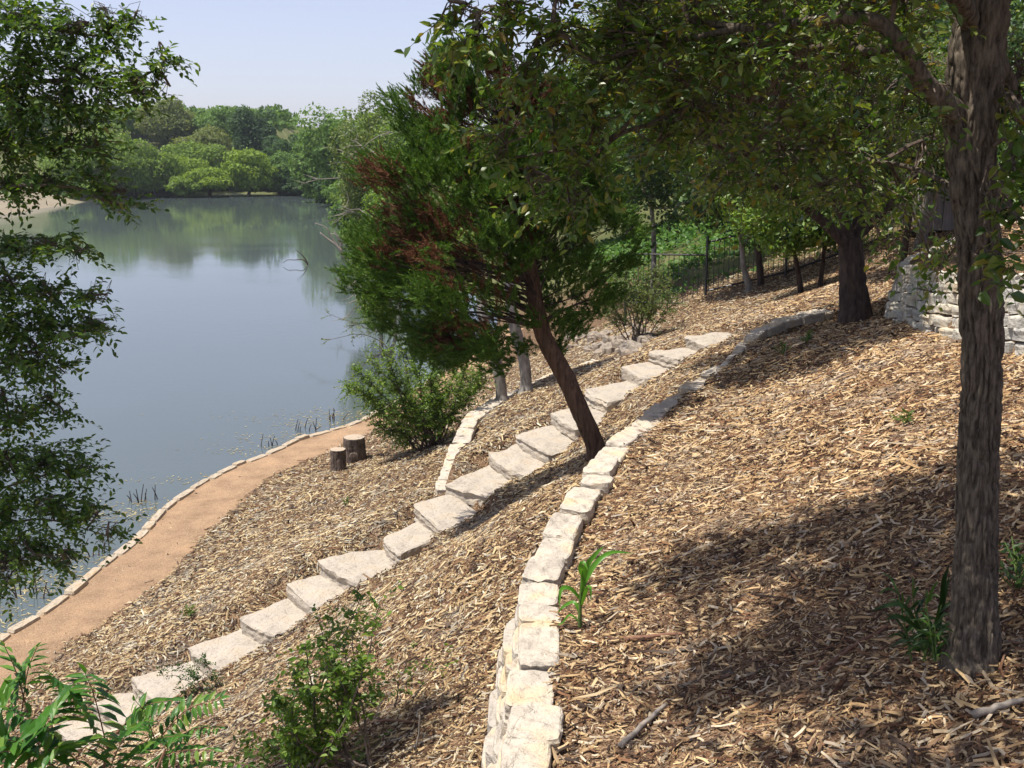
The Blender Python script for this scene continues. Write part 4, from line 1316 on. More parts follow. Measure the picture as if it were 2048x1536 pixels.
for k, (px, ty_, by_, wpx, Y, mt, wl, lab, stems) in enumerate(FAR):
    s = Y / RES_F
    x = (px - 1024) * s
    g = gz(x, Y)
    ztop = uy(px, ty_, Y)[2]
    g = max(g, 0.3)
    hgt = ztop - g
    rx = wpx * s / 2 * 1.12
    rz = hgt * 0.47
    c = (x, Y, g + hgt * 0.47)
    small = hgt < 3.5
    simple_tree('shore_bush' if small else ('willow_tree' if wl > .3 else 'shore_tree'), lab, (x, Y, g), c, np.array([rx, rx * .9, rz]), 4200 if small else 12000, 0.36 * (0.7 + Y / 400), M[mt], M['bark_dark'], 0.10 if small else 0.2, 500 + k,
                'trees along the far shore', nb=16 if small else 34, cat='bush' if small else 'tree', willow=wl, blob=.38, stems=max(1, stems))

rng = np.random.default_rng(600)
FSH = np.array([(-19.5, 117), (-24, 126.8), (-30, 129.8), (-37, 128.8), (-43, 124.5), (-44.5, 110)])
for k in range(36):
    u = (k + rng.uniform(.1, .9)) / 36 * 4.99
    i0 = int(u)
    p = FSH[i0] * (1 - u + i0) + FSH[i0 + 1] * (u - i0)
    h = rng.uniform(1.6, 3.4)
    g = max(gz(p[0], p[1] + .6), .2)
    simple_tree('waterside_bush', 'low rounded bush hugging the water line of the far shore', (p[0], p[1] + .2, g), (p[0], p[1] - .5, g + h * .38), np.array([rng.uniform(1.6, 3.0), 1.4, h * .52]), 2600, .36, M[['far_mid', 'far_dark', 'far_willow', 'far_mid'][k % 4]], M['bark_dark'], .06, 1600 + k,
                'bushes along the far water line', nb=12, cat='bush', willow=.3, blob=.42)
BSH = np.array([(-18.3, 113), (-15.4, 99), (-10.2, 75), (-8.4, 61), (-6.6, 53.5), (-3.0, 47.5)])
for k in range(26):
    u = (k + rng.uniform(.1, .9)) / 26 * 4.99
    i0 = int(u)
    p = BSH[i0] * (1 - u + i0) + BSH[i0 + 1] * (u - i0) + [rng.uniform(.1, 1.2), 0]
    h = rng.uniform(1.8, 4.0)
    g = max(gz(p[0], p[1]), .2)
    simple_tree('bank_bush', 'green bush leaning over the water from the right bank', (p[0], p[1], g), (p[0] - .5, p[1], g + h * .40), np.array([rng.uniform(1.3, 2.1), 1.6, h * .52]), 3600, .13 + p[1] * .0018, M[['far_mid', 'far_willow', 'far_dark', 'far_mid', 'far_olive'][k % 5]], M['bark_dark'], .05, 1700 + k,
                'bushes along the right bank', nb=14, cat='bush', willow=.3, blob=.42)

# woods closing the horizon behind the far shore
rng = np.random.default_rng(610)
mb = MB()
for k in range(150):
    a = rng.uniform(-0.75, 0.35)
    Y = rng.uniform(160, 215)
    x = a * Y
    g = gz(x, Y)
    h = rng.uniform(3.6, 5.6) - (2.0 if x < -35 else 0)
    P, d = crown_points(rng, (x, Y, g + h * .5), (rng.uniform(4, 7), 4, h * .55), 14, 900, .4)
    nn = unit(d + rng.normal(0, .5, d.shape))
    D = unit(np.cross(nn, rng.normal(0, 1, nn.shape)))
    leaves(mb, P, D, nn, rng.uniform(.5, 1.1, len(P)), .5, full=False)
tag(mb.build('distant_woods', M['far_mid']), 'hazy line of distant woods behind the lake', 'woods', kind='stuff')

# shoreline thicket behind the cedar, with bare grey branches
def thicket(px, py_, Y, cz, r, n, seed, label, mt, lsz=.11, bare=14, nm='shore_thicket'):
    rng = np.random.default_rng(seed)
    p = uy(px, py_, Y)
    p[2] = gz(p[0], p[1])
    c = np.array([p[0], p[1], cz])
    t = simple_tree(nm, label, p, c, np.array(r), n, lsz, M[mt], M['bark_grey'], .09, seed, nb=30, willow=.1, blob=.34, stems=2)
    mb = MB()
    for k in range(bare):
        a = c + rng.normal(0, .25, 3) * r
        d = unit(np.array([-1.0, rng.normal(0, .6), rng.normal(.05, .5)]))
        L = rng.uniform(.7, 1.5) * r[0]
        m = a + d * L * .5 + rng.normal(0, .12, 3)
        e = a + d * L + [0, 0, rng.normal(-.1, .3)]
        ln = smooth_line([a, m, e], 9, .02, rng)
        tube(mb, ln, np.linspace(.026, .006, 9), 5, False)
        for q in range(4):
            i0 = rng.integers(3, 8)
            b = ln[i0] + unit(d + rng.normal(0, .7, 3)) * rng.uniform(.3, .8)
            tube(mb, smooth_line([ln[i0], (ln[i0] + b) / 2 + rng.normal(0, .05, 3), b], 5), np.linspace(.014, .004, 5), 4, False)
    mb.build('bare_branches', M['twig_pale'], t)
    return t
thicket(745, 470, 46, 4.9, (2.0, 1.8, 3.5), 13000, 701, 'scrubby tree with bare grey branches on the bank left of the cedar', 'shrub', .13, 9)
thicket(800, 470, 36, 4.4, (1.8, 1.6, 2.8), 12000, 702, 'bushy green tree on the bank just behind the left side of the cedar', 'bush', .10, 5)
thicket(760, 560, 30, 2.3, (0.9, 0.9, 1.6), 4500, 703, 'small thicket on the bank showing below the scrubby tree', 'bush', .08, 6)

# grey twin trunks behind the cedar
for (bx, by, tx, tyy, sd, lab) in ((1003, 803, 965, 620, 711, 'pale grey trunked tree behind the cedar, left one of the two, flared foot'), (1052, 783, 1022, 610, 712, 'pale grey trunked tree behind the cedar, right one of the two')):
    b = on_ground(bx, by)
    mid = uy(tx, tyy, b[1])
    cc = uy(tx - 10, 380, b[1] + .3)
    t = thing('grey_trunk_tree', b, lab, 'tree', 'pale grey trunks behind the cedar')
    rng = np.random.default_rng(sd)
    mb = MB()
    ss = b[1] / RES_F
    bark_tube(mb, [b - [0, 0, .1], b + [0, 0, .12], b * .6 + mid * .4 + [.05, 0, 0], mid, cc], [ss * 22, ss * 12, ss * 12, ss * 11, ss * 5], 24, 80, .006, sd, around=9, along=3)
    mb.build('trunk', M['bark_grey'], t, smooth=True)
    P, d = crown_points(rng, cc, (.95, .9, 1.6), 26, 7000, .36)
    nn = unit(d * .6 + rng.normal(0, .6, d.shape) + [0, 0, .3])
    D = unit(np.cross(nn, rng.normal(0, 1, nn.shape)))
    mb = MB()
    leaves(mb, P, D, nn, .07 * rng.uniform(.6, 1.3, len(P)), .035, full=False)
    mb.build('crown', M['bush'], t)

# ------------------------------------------------------------------ bushes
def bush(name, label, base, stems, n_tw, lsz, lmat, smat, seed, tw=.16, K=9, wr=.5, r0=.012, droop=.1, cat='bush', up=.8):
    """stems: list of world polylines. Twigs all along their upper parts."""
    rng = np.random.default_rng(seed)
    t = thing(name, base, label, cat)
    mbT, mbL = MB(), MB()
    lines = []
    for st in stems:
        ln = smooth_line(st, 14, .006, rng)
        lines.append(ln)
        tube(mbT, ln, np.linspace(r0, r0 * .25, 14), 5, False)
    per = max(1, n_tw // len(lines))
    for ln in lines:
        u = rng.uniform(.22, 1.0, per) ** .75 * 12.99
        i = u.astype(int)
        f = (u - i)[:, None]
        S = ln[i] * (1 - f) + ln[i + 1] * f
        ax = unit(ln[np.minimum(i + 2, 13)] - ln[i])
        D = unit(ax * .5 + unit(rng.normal(0, 1, (per, 3))) * .9 + [0, 0, .15])
        poly, P, DD, NN, LL, WW = twigs(rng, S, D, tw * rng.uniform(.5, 1.4, per), K, lsz, wr, droop, up=up)
        tubes(mbT, poly, np.linspace(r0 * .22, r0 * .08, 4)[None], 3)
        leaves(mbL, P, DD, NN, LL, WW)
    mbT.build('stems', smat, t)
    mbL.build('foliage', lmat, t)
    return t
def stems_px(base_list, tips, Y, rng, dy=.3):
    out = []
    for k, (a, b) in enumerate(tips):
        s = base_list[k % len(base_list)]
        e = uy(a, b, Y + rng.normal(0, dy))
        m = s * .5 + e * .5 + np.array([rng.normal(0, .04), rng.normal(0, .05), .06 * np.linalg.norm(e - s)])
        out.append([s, m, e])
    return out
# low leafy bush in the foreground
rng = np.random.default_rng(801)
fb = on_ground(650, 1545)
bases = [on_ground(a, b) for a, b in ((640, 1560), (700, 1540), (745, 1540), (560, 1560), (600, 1590))]
tips = [(610, 1290), (640, 1250), (700, 1260), (720, 1200), (760, 1210), (590, 1360), (560, 1440), (660, 1330), (735, 1330), (700, 1400), (620, 1400), (520, 1490), (480, 1500), (750, 1400), (650, 1440), (560, 1400), (690, 1300), (760, 1480), (590, 1500)]
bush('leafy_bush', 'bright green small leaved bush growing through the mulch at the bottom, below the steps', fb, stems_px(bases, tips, fb[1] - .1, rng, .18), 420, .042, M['bush'], M['twig'], 802, .13, 8, .55, .009)
rng = np.random.default_rng(805)
b2 = [on_ground(a, b) for a, b in ((790, 1420), (800, 1430))]
bush('sapling', 'sparse thin sapling with few leaves, right of the leafy bush', b2[0], stems_px(b2, [(845, 1320), (905, 1310), (780, 1310), (865, 1395), (830, 1285)], b2[0][1] + .05, rng, .06), 28, .032, M['bush'], M['twig'], 806, .09, 6, .5, .004, cat='plant')
# dark green twig on the slab
b3 = [on_ground(410, 1385), on_ground(425, 1375)]
bush('hanging_twig', 'small dark green twiggy plant leaning over a step slab', b3[0], stems_px(b3, [(320, 1345), (355, 1340), (395, 1340), (345, 1385), (430, 1350), (400, 1320)], b3[0][1], rng, .06), 90, .028, M['dark'], M['twig'], 808, .08, 8, .5, .004, cat='plant')
# leafy green bush by the lower wall
rng = np.random.default_rng(811)
b4 = [on_ground(a, b) for a, b in ((855, 900), (870, 893), (840, 905), (885, 890))]
tips = [(715, 740), (740, 720), (770, 700), (800, 690), (840, 700), (870, 690), (900, 710), (930, 740), (960, 770), (730, 790), (700, 770), (760, 760), (810, 740), (860, 750), (900, 780), (780, 820), (750, 850), (820, 800), (870, 820), (690, 770), (940, 690), (965, 740), (800, 870), (830, 850), (900, 830)]
bush('round_bush', 'dense round green bush at the foot of the short lower wall, beside the stumps', b4[0], stems_px(b4, tips, b4[0][1], rng, .5), 2100, .052, M['bush'], M['bark_dark'], 812, .24, 9, .5, .014)
# airy shrub in front of the fence
rng = np.random.default_rng(821)
b5 = [on_ground(a, b) for a, b in ((1262, 690), (1280, 685), (1272, 688), (1290, 682))]
tips = [(1210, 590), (1230, 560), (1250, 540), (1275, 530), (1300, 545), (1320, 560), (1335, 590), (1215, 620), (1345, 560), (1260, 580), (1290, 590), (1310, 610), (1195, 610), (1225, 530), (1320, 520), (1355, 600)]
bush('airy_shrub', 'airy pale green shrub with thin upright stems in front of the iron fence', b5[0], stems_px(b5, tips, b5[0][1], rng, .35), 700, .058, M['shrub'], M['twig'], 822, .24, 8, .42, .014)
# branch with pinkish leaves over the water
rng = np.random.default_rng(831)
b6 = [uy(800, 690, b4[0][1] + 1.5), uy(790, 720, b4[0][1] + 1.5)]
g6 = np.array([b6[0][0] + .3, b6[0][1], gz(b6[0][0] + .3, b6[0][1])])
bush('slender_bush', 'slender bush sending a thin leafy branch out over the water, left of the cedar', g6, [[g6, b6[0], uy(745, 660, b6[0][1]), uy(655, 628, b6[0][1])], [g6, b6[1], uy(730, 670, b6[0][1]), uy(650, 680, b6[0][1])], [g6, b6[0], uy(760, 640, b6[0][1]), uy(690, 655, b6[0][1])], [g6, b6[1], uy(740, 720, b6[0][1]), uy(690, 775, b6[0][1])]], 64, .05, M['shrub'], M['twig'], 832, .2, 8, .45, .012)

# glossy compound leaves bottom left
rng = np.random.default_rng(841)
def compound(mbL, mbT, a, b, nl, size, rng, w=.30, sag=.12):
    """one pinnate leaf from a to b with nl pairs of leaflets"""
    a, b = np.asarray(a, float), np.asarray(b, float)
    Lg = np.linalg.norm(b - a)
    m = (a + b) / 2 + np.array([0, 0, sag * Lg])
    ln = smooth_line([a, m, b], 24)
    tube(mbT, ln, np.linspace(.0032, .0012, 24), 5, False)
    u = np.linspace(.18, .97, nl)
    P = np.array([[np.interp(x, np.linspace(0, 1, 24), ln[:, k]) for k in range(3)] for x in u])
    T = unit(np.gradient(P, axis=0))
    upv = unit(np.array([0, 0, 1.0]) + rng.normal(0, .35, 3))
    S = unit(np.cross(T, upv))
    sz = size * np.interp(u, [.1, .45, 1], [.8, 1.05, .6])
    for sg in (1, -1):
        D = T * .45 + S * sg * .9 + rng.normal(0, .09, P.shape) + [0, 0, -.22]
        leaves(mbL, P, D, np.tile(upv, (nl, 1)) + rng.normal(0, .18, P.shape), sz * rng.uniform(.85, 1.1, nl), sz * w, fold=.14, droop=.28)
    leaves(mbL, P[-1:], T[-1:], upv[None], sz[-1:] * 1.1, sz[-1:] * w, fold=.14, droop=.2)
sb = np.array([-1.75, 3.15, gz(-1.75, 3.15)])
su = thing('sumac_shrub', sb, 'shrub with long glossy pinnate leaves in the bottom left corner', 'shrub')
mbL, mbT = MB(), MB()
YS = 3.9
stem_tips = [(60, 1440), (220, 1480), (330, 1500), (-40, 1460), (150, 1560), (400, 1560)]
for a, b in stem_tips:
    e = uy(a, b, YS + rng.normal(0, .12))
    s0 = sb + [rng.normal(0, .06), rng.normal(0, .06), -.05]
    tube(mbT, smooth_line([s0, s0 * .45 + e * .55 + [0, 0, .08], e], 16), np.linspace(.010, .005, 16), 6, False)
CL = [((40, 1450), (75, 1292), 9, .085, 0), ((60, 1440), (8, 1290), 6, .10, .0), ((10, 1480), (60, 1310), 7, .10, .05), ((200, 1480), (105, 1350), 10, .115, -.05), ((215, 1500), (170, 1345), 10, .12, .05), ((60, 1540), (150, 1365), 10, .125, -.1),
      ((230, 1470), (345, 1400), 8, .10, .1), ((300, 1500), (445, 1395), 12, .075, .1), ((330, 1500), (440, 1455), 12, .065, .15), ((310, 1480), (270, 1400), 7, .085, .1), ((160, 1530), (20, 1420), 10, .12, -.05), ((140, 1560), (-20, 1470), 9, .12, -.1),
      ((240, 1540), (360, 1470), 10, .09, 0), ((260, 1560), (430, 1500), 10, .085, .05), ((210, 1560), (290, 1440), 9, .10, 0), ((120, 1580), (210, 1470), 9, .11, -.1), ((330, 1560), (500, 1530), 10, .08, .1), ((-30, 1520), (20, 1370), 9, .11, 0),
      ((180, 1570), (330, 1540), 9, .09, -.05), ((40, 1590), (120, 1490), 8, .12, -.1), ((-60, 1560), (40, 1500), 8, .12, -.1)]
for a, b, nl, sz, dy in CL:
    compound(mbL, mbT, uy(a[0], a[1], YS + dy), uy(b[0], b[1], YS + dy - .12), nl, sz * (1.15 if b[0] < 300 and sz > .1 else .95), rng, .33)
mbT.build('stems', M['stem_red'], su)
mbL.build('foliage', M['sumac'], su)

# ------------------------------------------------------------------ small plants: strap leaves
def strap(mb, pts, w, n=16):
    ln = smooth_line(pts, n)
    T = unit(np.gradient(ln, axis=0))
    ref = np.array([0.25, -.6, .75])
    S = unit(np.cross(T, ref))
    U = np.cross(S, T)
    u = np.linspace(0, 1, n)
    ww = w * np.clip(np.minimum(1.0, .45 + u * 2.2) * (1 - u ** 3), .02, 1)
    V = np.concatenate([ln + S * ww[:, None] / 2 + U * ww[:, None] * .2, ln, ln - S * ww[:, None] / 2 + U * ww[:, None] * .2])
    i = np.arange(n - 1)
    mb.add(V, [np.stack([i, i + 1, n + i + 1, n + i], -1), np.stack([n + i, n + i + 1, 2 * n + i + 1, 2 * n + i], -1)])
cbase = on_ground(1160, 1256)
YK = cbase[1]
def ky(px, py, dy=0):
    return uy(px, py, YK + dy)
cn = thing('corn_plant', cbase, 'bright green young corn plant growing beside the retaining wall cap', 'plant')
mb = MB()
tube(mb, smooth_line([cbase - [0, 0, .03], ky(1160, 1220), ky(1163, 1170), ky(1165, 1140)], 10), np.linspace(.011, .006, 10), 8)
stalk = mb.build('stalk', M['stem_green'], cn, smooth=True)
for pts, wd in (([(1163, 1195, 0), (1170, 1140, -.02), (1190, 1110, -.05), (1208, 1092, -.06)], .030), ([(1163, 1180, 0), (1185, 1135, .04), (1220, 1106, .08), (1268, 1107, .14)], .028), ([(1162, 1200, 0), (1140, 1178, -.03), (1122, 1180, -.06), (1118, 1215, -.1)], .026),
                ([(1161, 1215, 0), (1172, 1180, -.05), (1180, 1175, -.08), (1182, 1205, -.1)], .022), ([(1160, 1230, 0), (1148, 1205, .03), (1125, 1215, .06), (1115, 1228, .1)], .02), ([(1164, 1160, 0), (1160, 1140, -.04), (1166, 1125, -.05), (1176, 1140, -.08)], .03), ([(1160, 1245, 0), (1140, 1230, 0), (1125, 1245, 0), (1112, 1252, 0)], .012)):
    mb = MB()
    strap(mb, [ky(a, b, c) for a, b, c in pts], wd)
    mb.build('leaf', M['corn'], cn, smooth=True).parent = stalk
# weeds at the foot of the elm
wb = on_ground(1845, 1325)
YW = wb[1]
wd_ = thing('weed_clump', wb, 'dark green weed with long narrow leaves at the foot of the big trunk', 'plant')
rng = np.random.default_rng(861)
mbs, mbl = MB(), MB()
for k in range(9):
    a = (1845 + rng.normal(0, 18), 1322)
    e = (1800 + k * 11 + rng.normal(0, 6), rng.uniform(1185, 1260))
    y0 = YW + rng.normal(0, .05)
    ln = smooth_line([uy(a[0], a[1], y0), uy(a[0] * .5 + e[0] * .5, a[1] * .5 + e[1] * .5, y0), uy(e[0], e[1], y0)], 8)
    tube(mbs, ln, np.linspace(.004, .002, 8), 5, False)
    for q in range(11):
        p = ln[rng.integers(1, 8)]
        d = unit(np.array([rng.normal(0, 1), rng.normal(0, .8), rng.uniform(-.1, .9)]))
        L = rng.uniform(.06, .13)
        strap(mbl, [p, p + d * L * .5 + [0, 0, .012], p + d * L - [0, 0, .02]], .012, 7)
for pts in ([(1880, 1250, .02), (1885, 1170, .03), (1898, 1130, .05)], [(1870, 1260, 0), (1885, 1200, .05), (1899, 1150, .1)], [(1840, 1260, -.05), (1800, 1210, -.08), (1740, 1222, -.1)], [(1850, 1270, -.05), (1800, 1235, -.1), (1770, 1240, -.14)]):
    strap(mbl, [uy(a, b, YW + c) for a, b, c in pts], .026, 12)
mbs.build('stems', M['stem_green'], wd_)
mbl.build('foliage', M['dark'], wd_, smooth=True)
# small seedlings in the mulch
for k, (px, py, n, mt, lab, hh) in enumerate(((1565, 712, 5, 'cover', 'tiny seedling in the shade left of the forked tree, nearer one', .16), (1612, 690, 5, 'cover', 'tiny seedling in the shade left of the forked tree, farther one', .16), (378, 1238, 7, 'shrub', 'pale green seedling in the mulch left of the steps', .14),
                                             (690, 1010, 4, 'shrub', 'tiny pale seedling in the mulch below the stumps', .12), (790, 890, 9, 'shrub', 'wispy pale green weed beside the larger stump', .45), (1810, 850, 5, 'shrub', 'faint green seedling on the open terrace mulch', .10), (2035, 1180, 12, 'dark', 'low green plant right of the big trunk at the frame edge', .22))):
    p = on_ground(px, py)
    rng = np.random.default_rng(870 + k)
    t = thing('seedling', p, lab, 'plant', 'seedlings in the mulch')
    m1, m2 = MB(), MB()
    for q in range(n):
        d = unit(np.array([rng.normal(0, .5), rng.normal(0, .5), 1]))
        e = p + d * hh * rng.uniform(.6, 1.1)
        tube(m1, smooth_line([p, (p + e) / 2 + rng.normal(0, .01, 3), e], 5), np.linspace(.004, .002, 5), 4, False)
        po, P, DD, NN, LL, WW = twigs(rng, (p * .6 + e * .4)[None], d[None], hh * .6, 7, .05, .4)
        leaves(m2, P, DD, NN, LL, WW)
    m1.build('stem', M['stem_green'], t)
    m2.build('foliage', M[mt], t)

# ------------------------------------------------------------------ stumps
def stump(px, py, wpx, hpx, label, seed, knot=False):
    p = on_ground(px, py)
    s = p[1] / RES_F * 1.03
    r, h = wpx * s / 2, hpx * s * 1.06
    t = thing('tree_stump', p, label, 'stump', 'cut log stumps beside the path')
    mb = MB()
    bark_tube(mb, [p - [0, 0, .06], p + [0, 0, h * .4], p + [0.0, 0, h]], [r * 1.05, r, r * .98], 60, 50, .02, seed, around=16, along=5)
    bk = mb.build('bark', M['bark_stump'], t, smooth=True)
    mb = MB()
    n = 36
    a = np.arange(n) / n * 2 * math.pi
    rng = np.random.default_rng(seed)
    rings = []
    for k in (0.93, .6, .3):
        rings.append(np.c_[np.cos(a) * r * k, np.sin(a) * r * k, h + .004 + rng.normal(0, .002, n)] + p)
    V = np.concatenate(rings + [[p + [0, 0, h + .004]]])
    j = np.arange(n)
    j2 = (j + 1) % n
    mb.add(V, [np.stack([j, j2, n + j2, n + j], -1), np.stack([n + j, n + j2, 2 * n + j2, 2 * n + j], -1), np.stack([2 * n + j, 2 * n + j2, np.full(n, 3 * n)], -1)])
    o = mb.build('cut_top', M['cut'], t)
    if knot:
        mb = MB()
        kc = p + np.array([r * .05, -r * 1.0, h * .28])
        tube(mb, [kc + [0, .03, 0], kc + [0, -.012, 0], kc + [0, -.018, 0], kc + [0, -.012, 0]], [.085, .072, .05, .03], 16)
        o = mb.build('knot', M['bark_stump'], t)
        o.parent = bk
M['bark_stump'] = bark_mat('stump_bark', (0.04, 0.03, 0.026), (0.20, 0.16, 0.13), 1.0, 0.012, (30, 30, 6))
stump(677, 941, 33, 42, 'shorter narrower log stump standing in the mulch beside the path', 41)
stump(710, 921, 45, 46, 'wider log stump with a round cut knot, just behind the shorter one', 42, True)

# ------------------------------------------------------------------ iron fence
FP = [(1250, 622, 0), (1405, 596, 1), (1556, 560, 1), (1690, 515, 1), (1800, 478, 1), (1888, 450, 1), (2010, 418, 1)]
fpts = [on_ground(a, b) for a, b, _ in FP]
# keep the run on one depth line so the ground under it carries it
fx = np.array([p[0] for p in fpts])
FY = 24.2
fpts = []
for (a, b, _) in FP:
    x = (a - 1024) / RES_F * FY * 1.02
    y = FY - 0.12 * (x - 4)
    fpts.append(np.array([x, y, gz(x, y)]))
fence = thing('iron_fence', fpts[1], 'black iron picket fence along the top of the mulch, before the green bank', 'fence')
FH = 1.22
for k, p in enumerate(fpts):
    mb = MB()
    h = FH + (.12 if k == 1 else 0.06)
    tube(mb, [p - [0, 0, .1], p + [0, 0, h]], [.032, .032], 4)
    mb.build('post', M['iron'], fence)
for k in range(len(fpts) - 1):
    a, b = fpts[k].copy(), fpts[k + 1].copy()
    if k == 0:
        za = zb = min(a[2], b[2]) + 0.0
        za = zb = b[2] - 0.28
    else:
        za, zb = a[2], b[2]
    mb = MB()
    pan = bpy.data.objects.new('panel', None)
    pan.empty_display_size = .1
    C.objects.link(pan)
    pan.parent = fence
    for hh in (.10, FH - .03):
        mb = MB()
        tube(mb, [np.array([a[0], a[1], za + hh]), np.array([b[0], b[1], zb + hh])], [.021, .021], 4)
        mb.build('rail', M['iron'], fence).parent = pan
    mb = MB()
    n = int(np.linalg.norm((b - a)[:2]) / .105)
    f = (np.arange(n) + .5) / n
    x, y = a[0] + (b[0] - a[0]) * f, a[1] + (b[1] - a[1]) * f
    z = za + (zb - za) * f
    tubes(mb, np.stack([np.c_[x, y, z + .04], np.c_[x, y, z + FH]], 1), np.array([[.007, .007]]), 4)
    mb.build('pickets', M['iron'], fence).parent = pan

# ------------------------------------------------------------------ trees of the right bank
def bank_tree(name, label, bpx, bpy, trunk_px, cpx, cpy, rx, rz, n, lsz, mt, bm, seed, Y=None, group=None, nb=30, ry=None, dz=0, lean=None):
    b = on_ground(bpx, bpy) if Y is None else uy(bpx, bpy, Y)
    b[2] = gz(b[0], b[1])
    s = b[1] / RES_F
    c = uy(cpx, cpy + 30, b[1] + dz)
    n = int(n * 1.35)
    rx, rz = rx * 1.08, rz * 1.12
    return simple_tree(name, label, b, c, np.array([rx * s, (ry or rx) * s, rz * s]), n, lsz, M[mt], M[bm], trunk_px * s / 2, seed, group, nb, blob=.36, lean=lean)
GB = 'trees on the bank behind the terrace'
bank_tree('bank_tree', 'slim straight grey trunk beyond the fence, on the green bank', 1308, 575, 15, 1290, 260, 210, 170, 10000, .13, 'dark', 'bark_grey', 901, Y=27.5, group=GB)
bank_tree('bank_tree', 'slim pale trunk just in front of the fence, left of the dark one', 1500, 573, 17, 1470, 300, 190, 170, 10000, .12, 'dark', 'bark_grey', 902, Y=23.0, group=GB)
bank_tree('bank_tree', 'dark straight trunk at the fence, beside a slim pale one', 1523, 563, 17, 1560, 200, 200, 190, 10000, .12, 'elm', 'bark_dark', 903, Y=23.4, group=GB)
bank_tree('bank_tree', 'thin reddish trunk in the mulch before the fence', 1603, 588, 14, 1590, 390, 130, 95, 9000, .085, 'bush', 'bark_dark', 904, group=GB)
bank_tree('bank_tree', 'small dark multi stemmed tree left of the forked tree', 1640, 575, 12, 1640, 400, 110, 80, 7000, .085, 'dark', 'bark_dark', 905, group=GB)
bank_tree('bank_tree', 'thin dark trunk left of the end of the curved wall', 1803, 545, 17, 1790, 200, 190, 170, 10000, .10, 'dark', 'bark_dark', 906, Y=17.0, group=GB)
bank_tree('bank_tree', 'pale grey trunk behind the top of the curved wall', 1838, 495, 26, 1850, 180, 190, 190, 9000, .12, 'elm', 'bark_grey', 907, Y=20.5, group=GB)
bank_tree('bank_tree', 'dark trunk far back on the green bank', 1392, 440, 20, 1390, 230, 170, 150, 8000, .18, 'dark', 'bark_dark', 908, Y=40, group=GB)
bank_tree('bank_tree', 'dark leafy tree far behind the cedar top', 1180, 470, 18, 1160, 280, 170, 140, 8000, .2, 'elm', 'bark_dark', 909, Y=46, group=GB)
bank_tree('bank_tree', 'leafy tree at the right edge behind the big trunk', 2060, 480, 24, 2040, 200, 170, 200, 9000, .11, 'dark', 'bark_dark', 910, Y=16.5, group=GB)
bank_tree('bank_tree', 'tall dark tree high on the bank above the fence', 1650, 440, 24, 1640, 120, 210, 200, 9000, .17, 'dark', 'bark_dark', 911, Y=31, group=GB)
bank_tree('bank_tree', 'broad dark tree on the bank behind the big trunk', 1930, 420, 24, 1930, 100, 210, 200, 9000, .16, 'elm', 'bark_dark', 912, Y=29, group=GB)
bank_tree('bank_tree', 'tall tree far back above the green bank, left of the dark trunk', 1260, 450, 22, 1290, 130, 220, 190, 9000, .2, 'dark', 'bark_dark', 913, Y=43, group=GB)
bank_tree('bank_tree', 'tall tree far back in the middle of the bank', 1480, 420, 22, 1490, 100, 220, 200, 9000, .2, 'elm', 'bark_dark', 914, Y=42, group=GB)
for k, (x, y, h, r, lab) in enumerate(((5.6, 10.6, 1.5, .8, 'dark leafy shrub in the bed behind the near part of the curved wall'), (6.6, 12.8, 2.0, 1.0, 'dark leafy shrub in the bed behind the middle of the curved wall'), (5.3, 8.4, 1.3, .7, 'leafy shrub in the walled bed right of the big trunk'),
                                    (7.6, 16.4, 2.4, 1.2, 'dark shrub uphill of the far end of the curved wall'), (8.3, 11.0, 2.6, 1.3, 'tall dark shrub at the top of the walled bed'))):
    g = gz(x, y)
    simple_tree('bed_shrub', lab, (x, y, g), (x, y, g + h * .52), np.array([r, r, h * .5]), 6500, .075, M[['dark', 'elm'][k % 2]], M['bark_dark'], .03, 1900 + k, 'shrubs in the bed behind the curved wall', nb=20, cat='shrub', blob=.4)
rng = np.random.default_rng(1950)
for k in range(12):
    x = 7.5 + k * 1.25 + rng.normal(0, .3)
    y = rng.uniform(25, 30) - .12 * x + (0 if k % 2 else 3)
    g = gz(x, y)
    h = rng.uniform(2.4, 4.2)
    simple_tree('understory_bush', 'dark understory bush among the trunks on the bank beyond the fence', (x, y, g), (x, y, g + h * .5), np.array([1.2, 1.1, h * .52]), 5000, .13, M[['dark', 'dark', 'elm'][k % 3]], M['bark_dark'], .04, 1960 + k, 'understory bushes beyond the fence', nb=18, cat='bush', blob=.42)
# wood closing the right bank
rng = np.random.default_rng(930)
mb = MB()
for k in range(90):
    x, y = rng.uniform(6, 75), rng.uniform(48, 95)
    g = gz(x, y)
    h = rng.uniform(6, 12)
    P, d = crown_points(rng, (x, y, g + h * .5), (rng.uniform(2.5, 4), 3, h * .55), 16, 1300, .42)
    nn = unit(d + rng.normal(0, .5, d.shape))
    D = unit(np.cross(nn, rng.normal(0, 1, nn.shape)))
    leaves(mb, P, D, nn, rng.uniform(.35, .75, len(P)), .3, full=False)
tag(mb.build('bank_woods', M['dark']), 'dark dense woods closing the hillside behind the right bank', 'woods', kind='stuff')
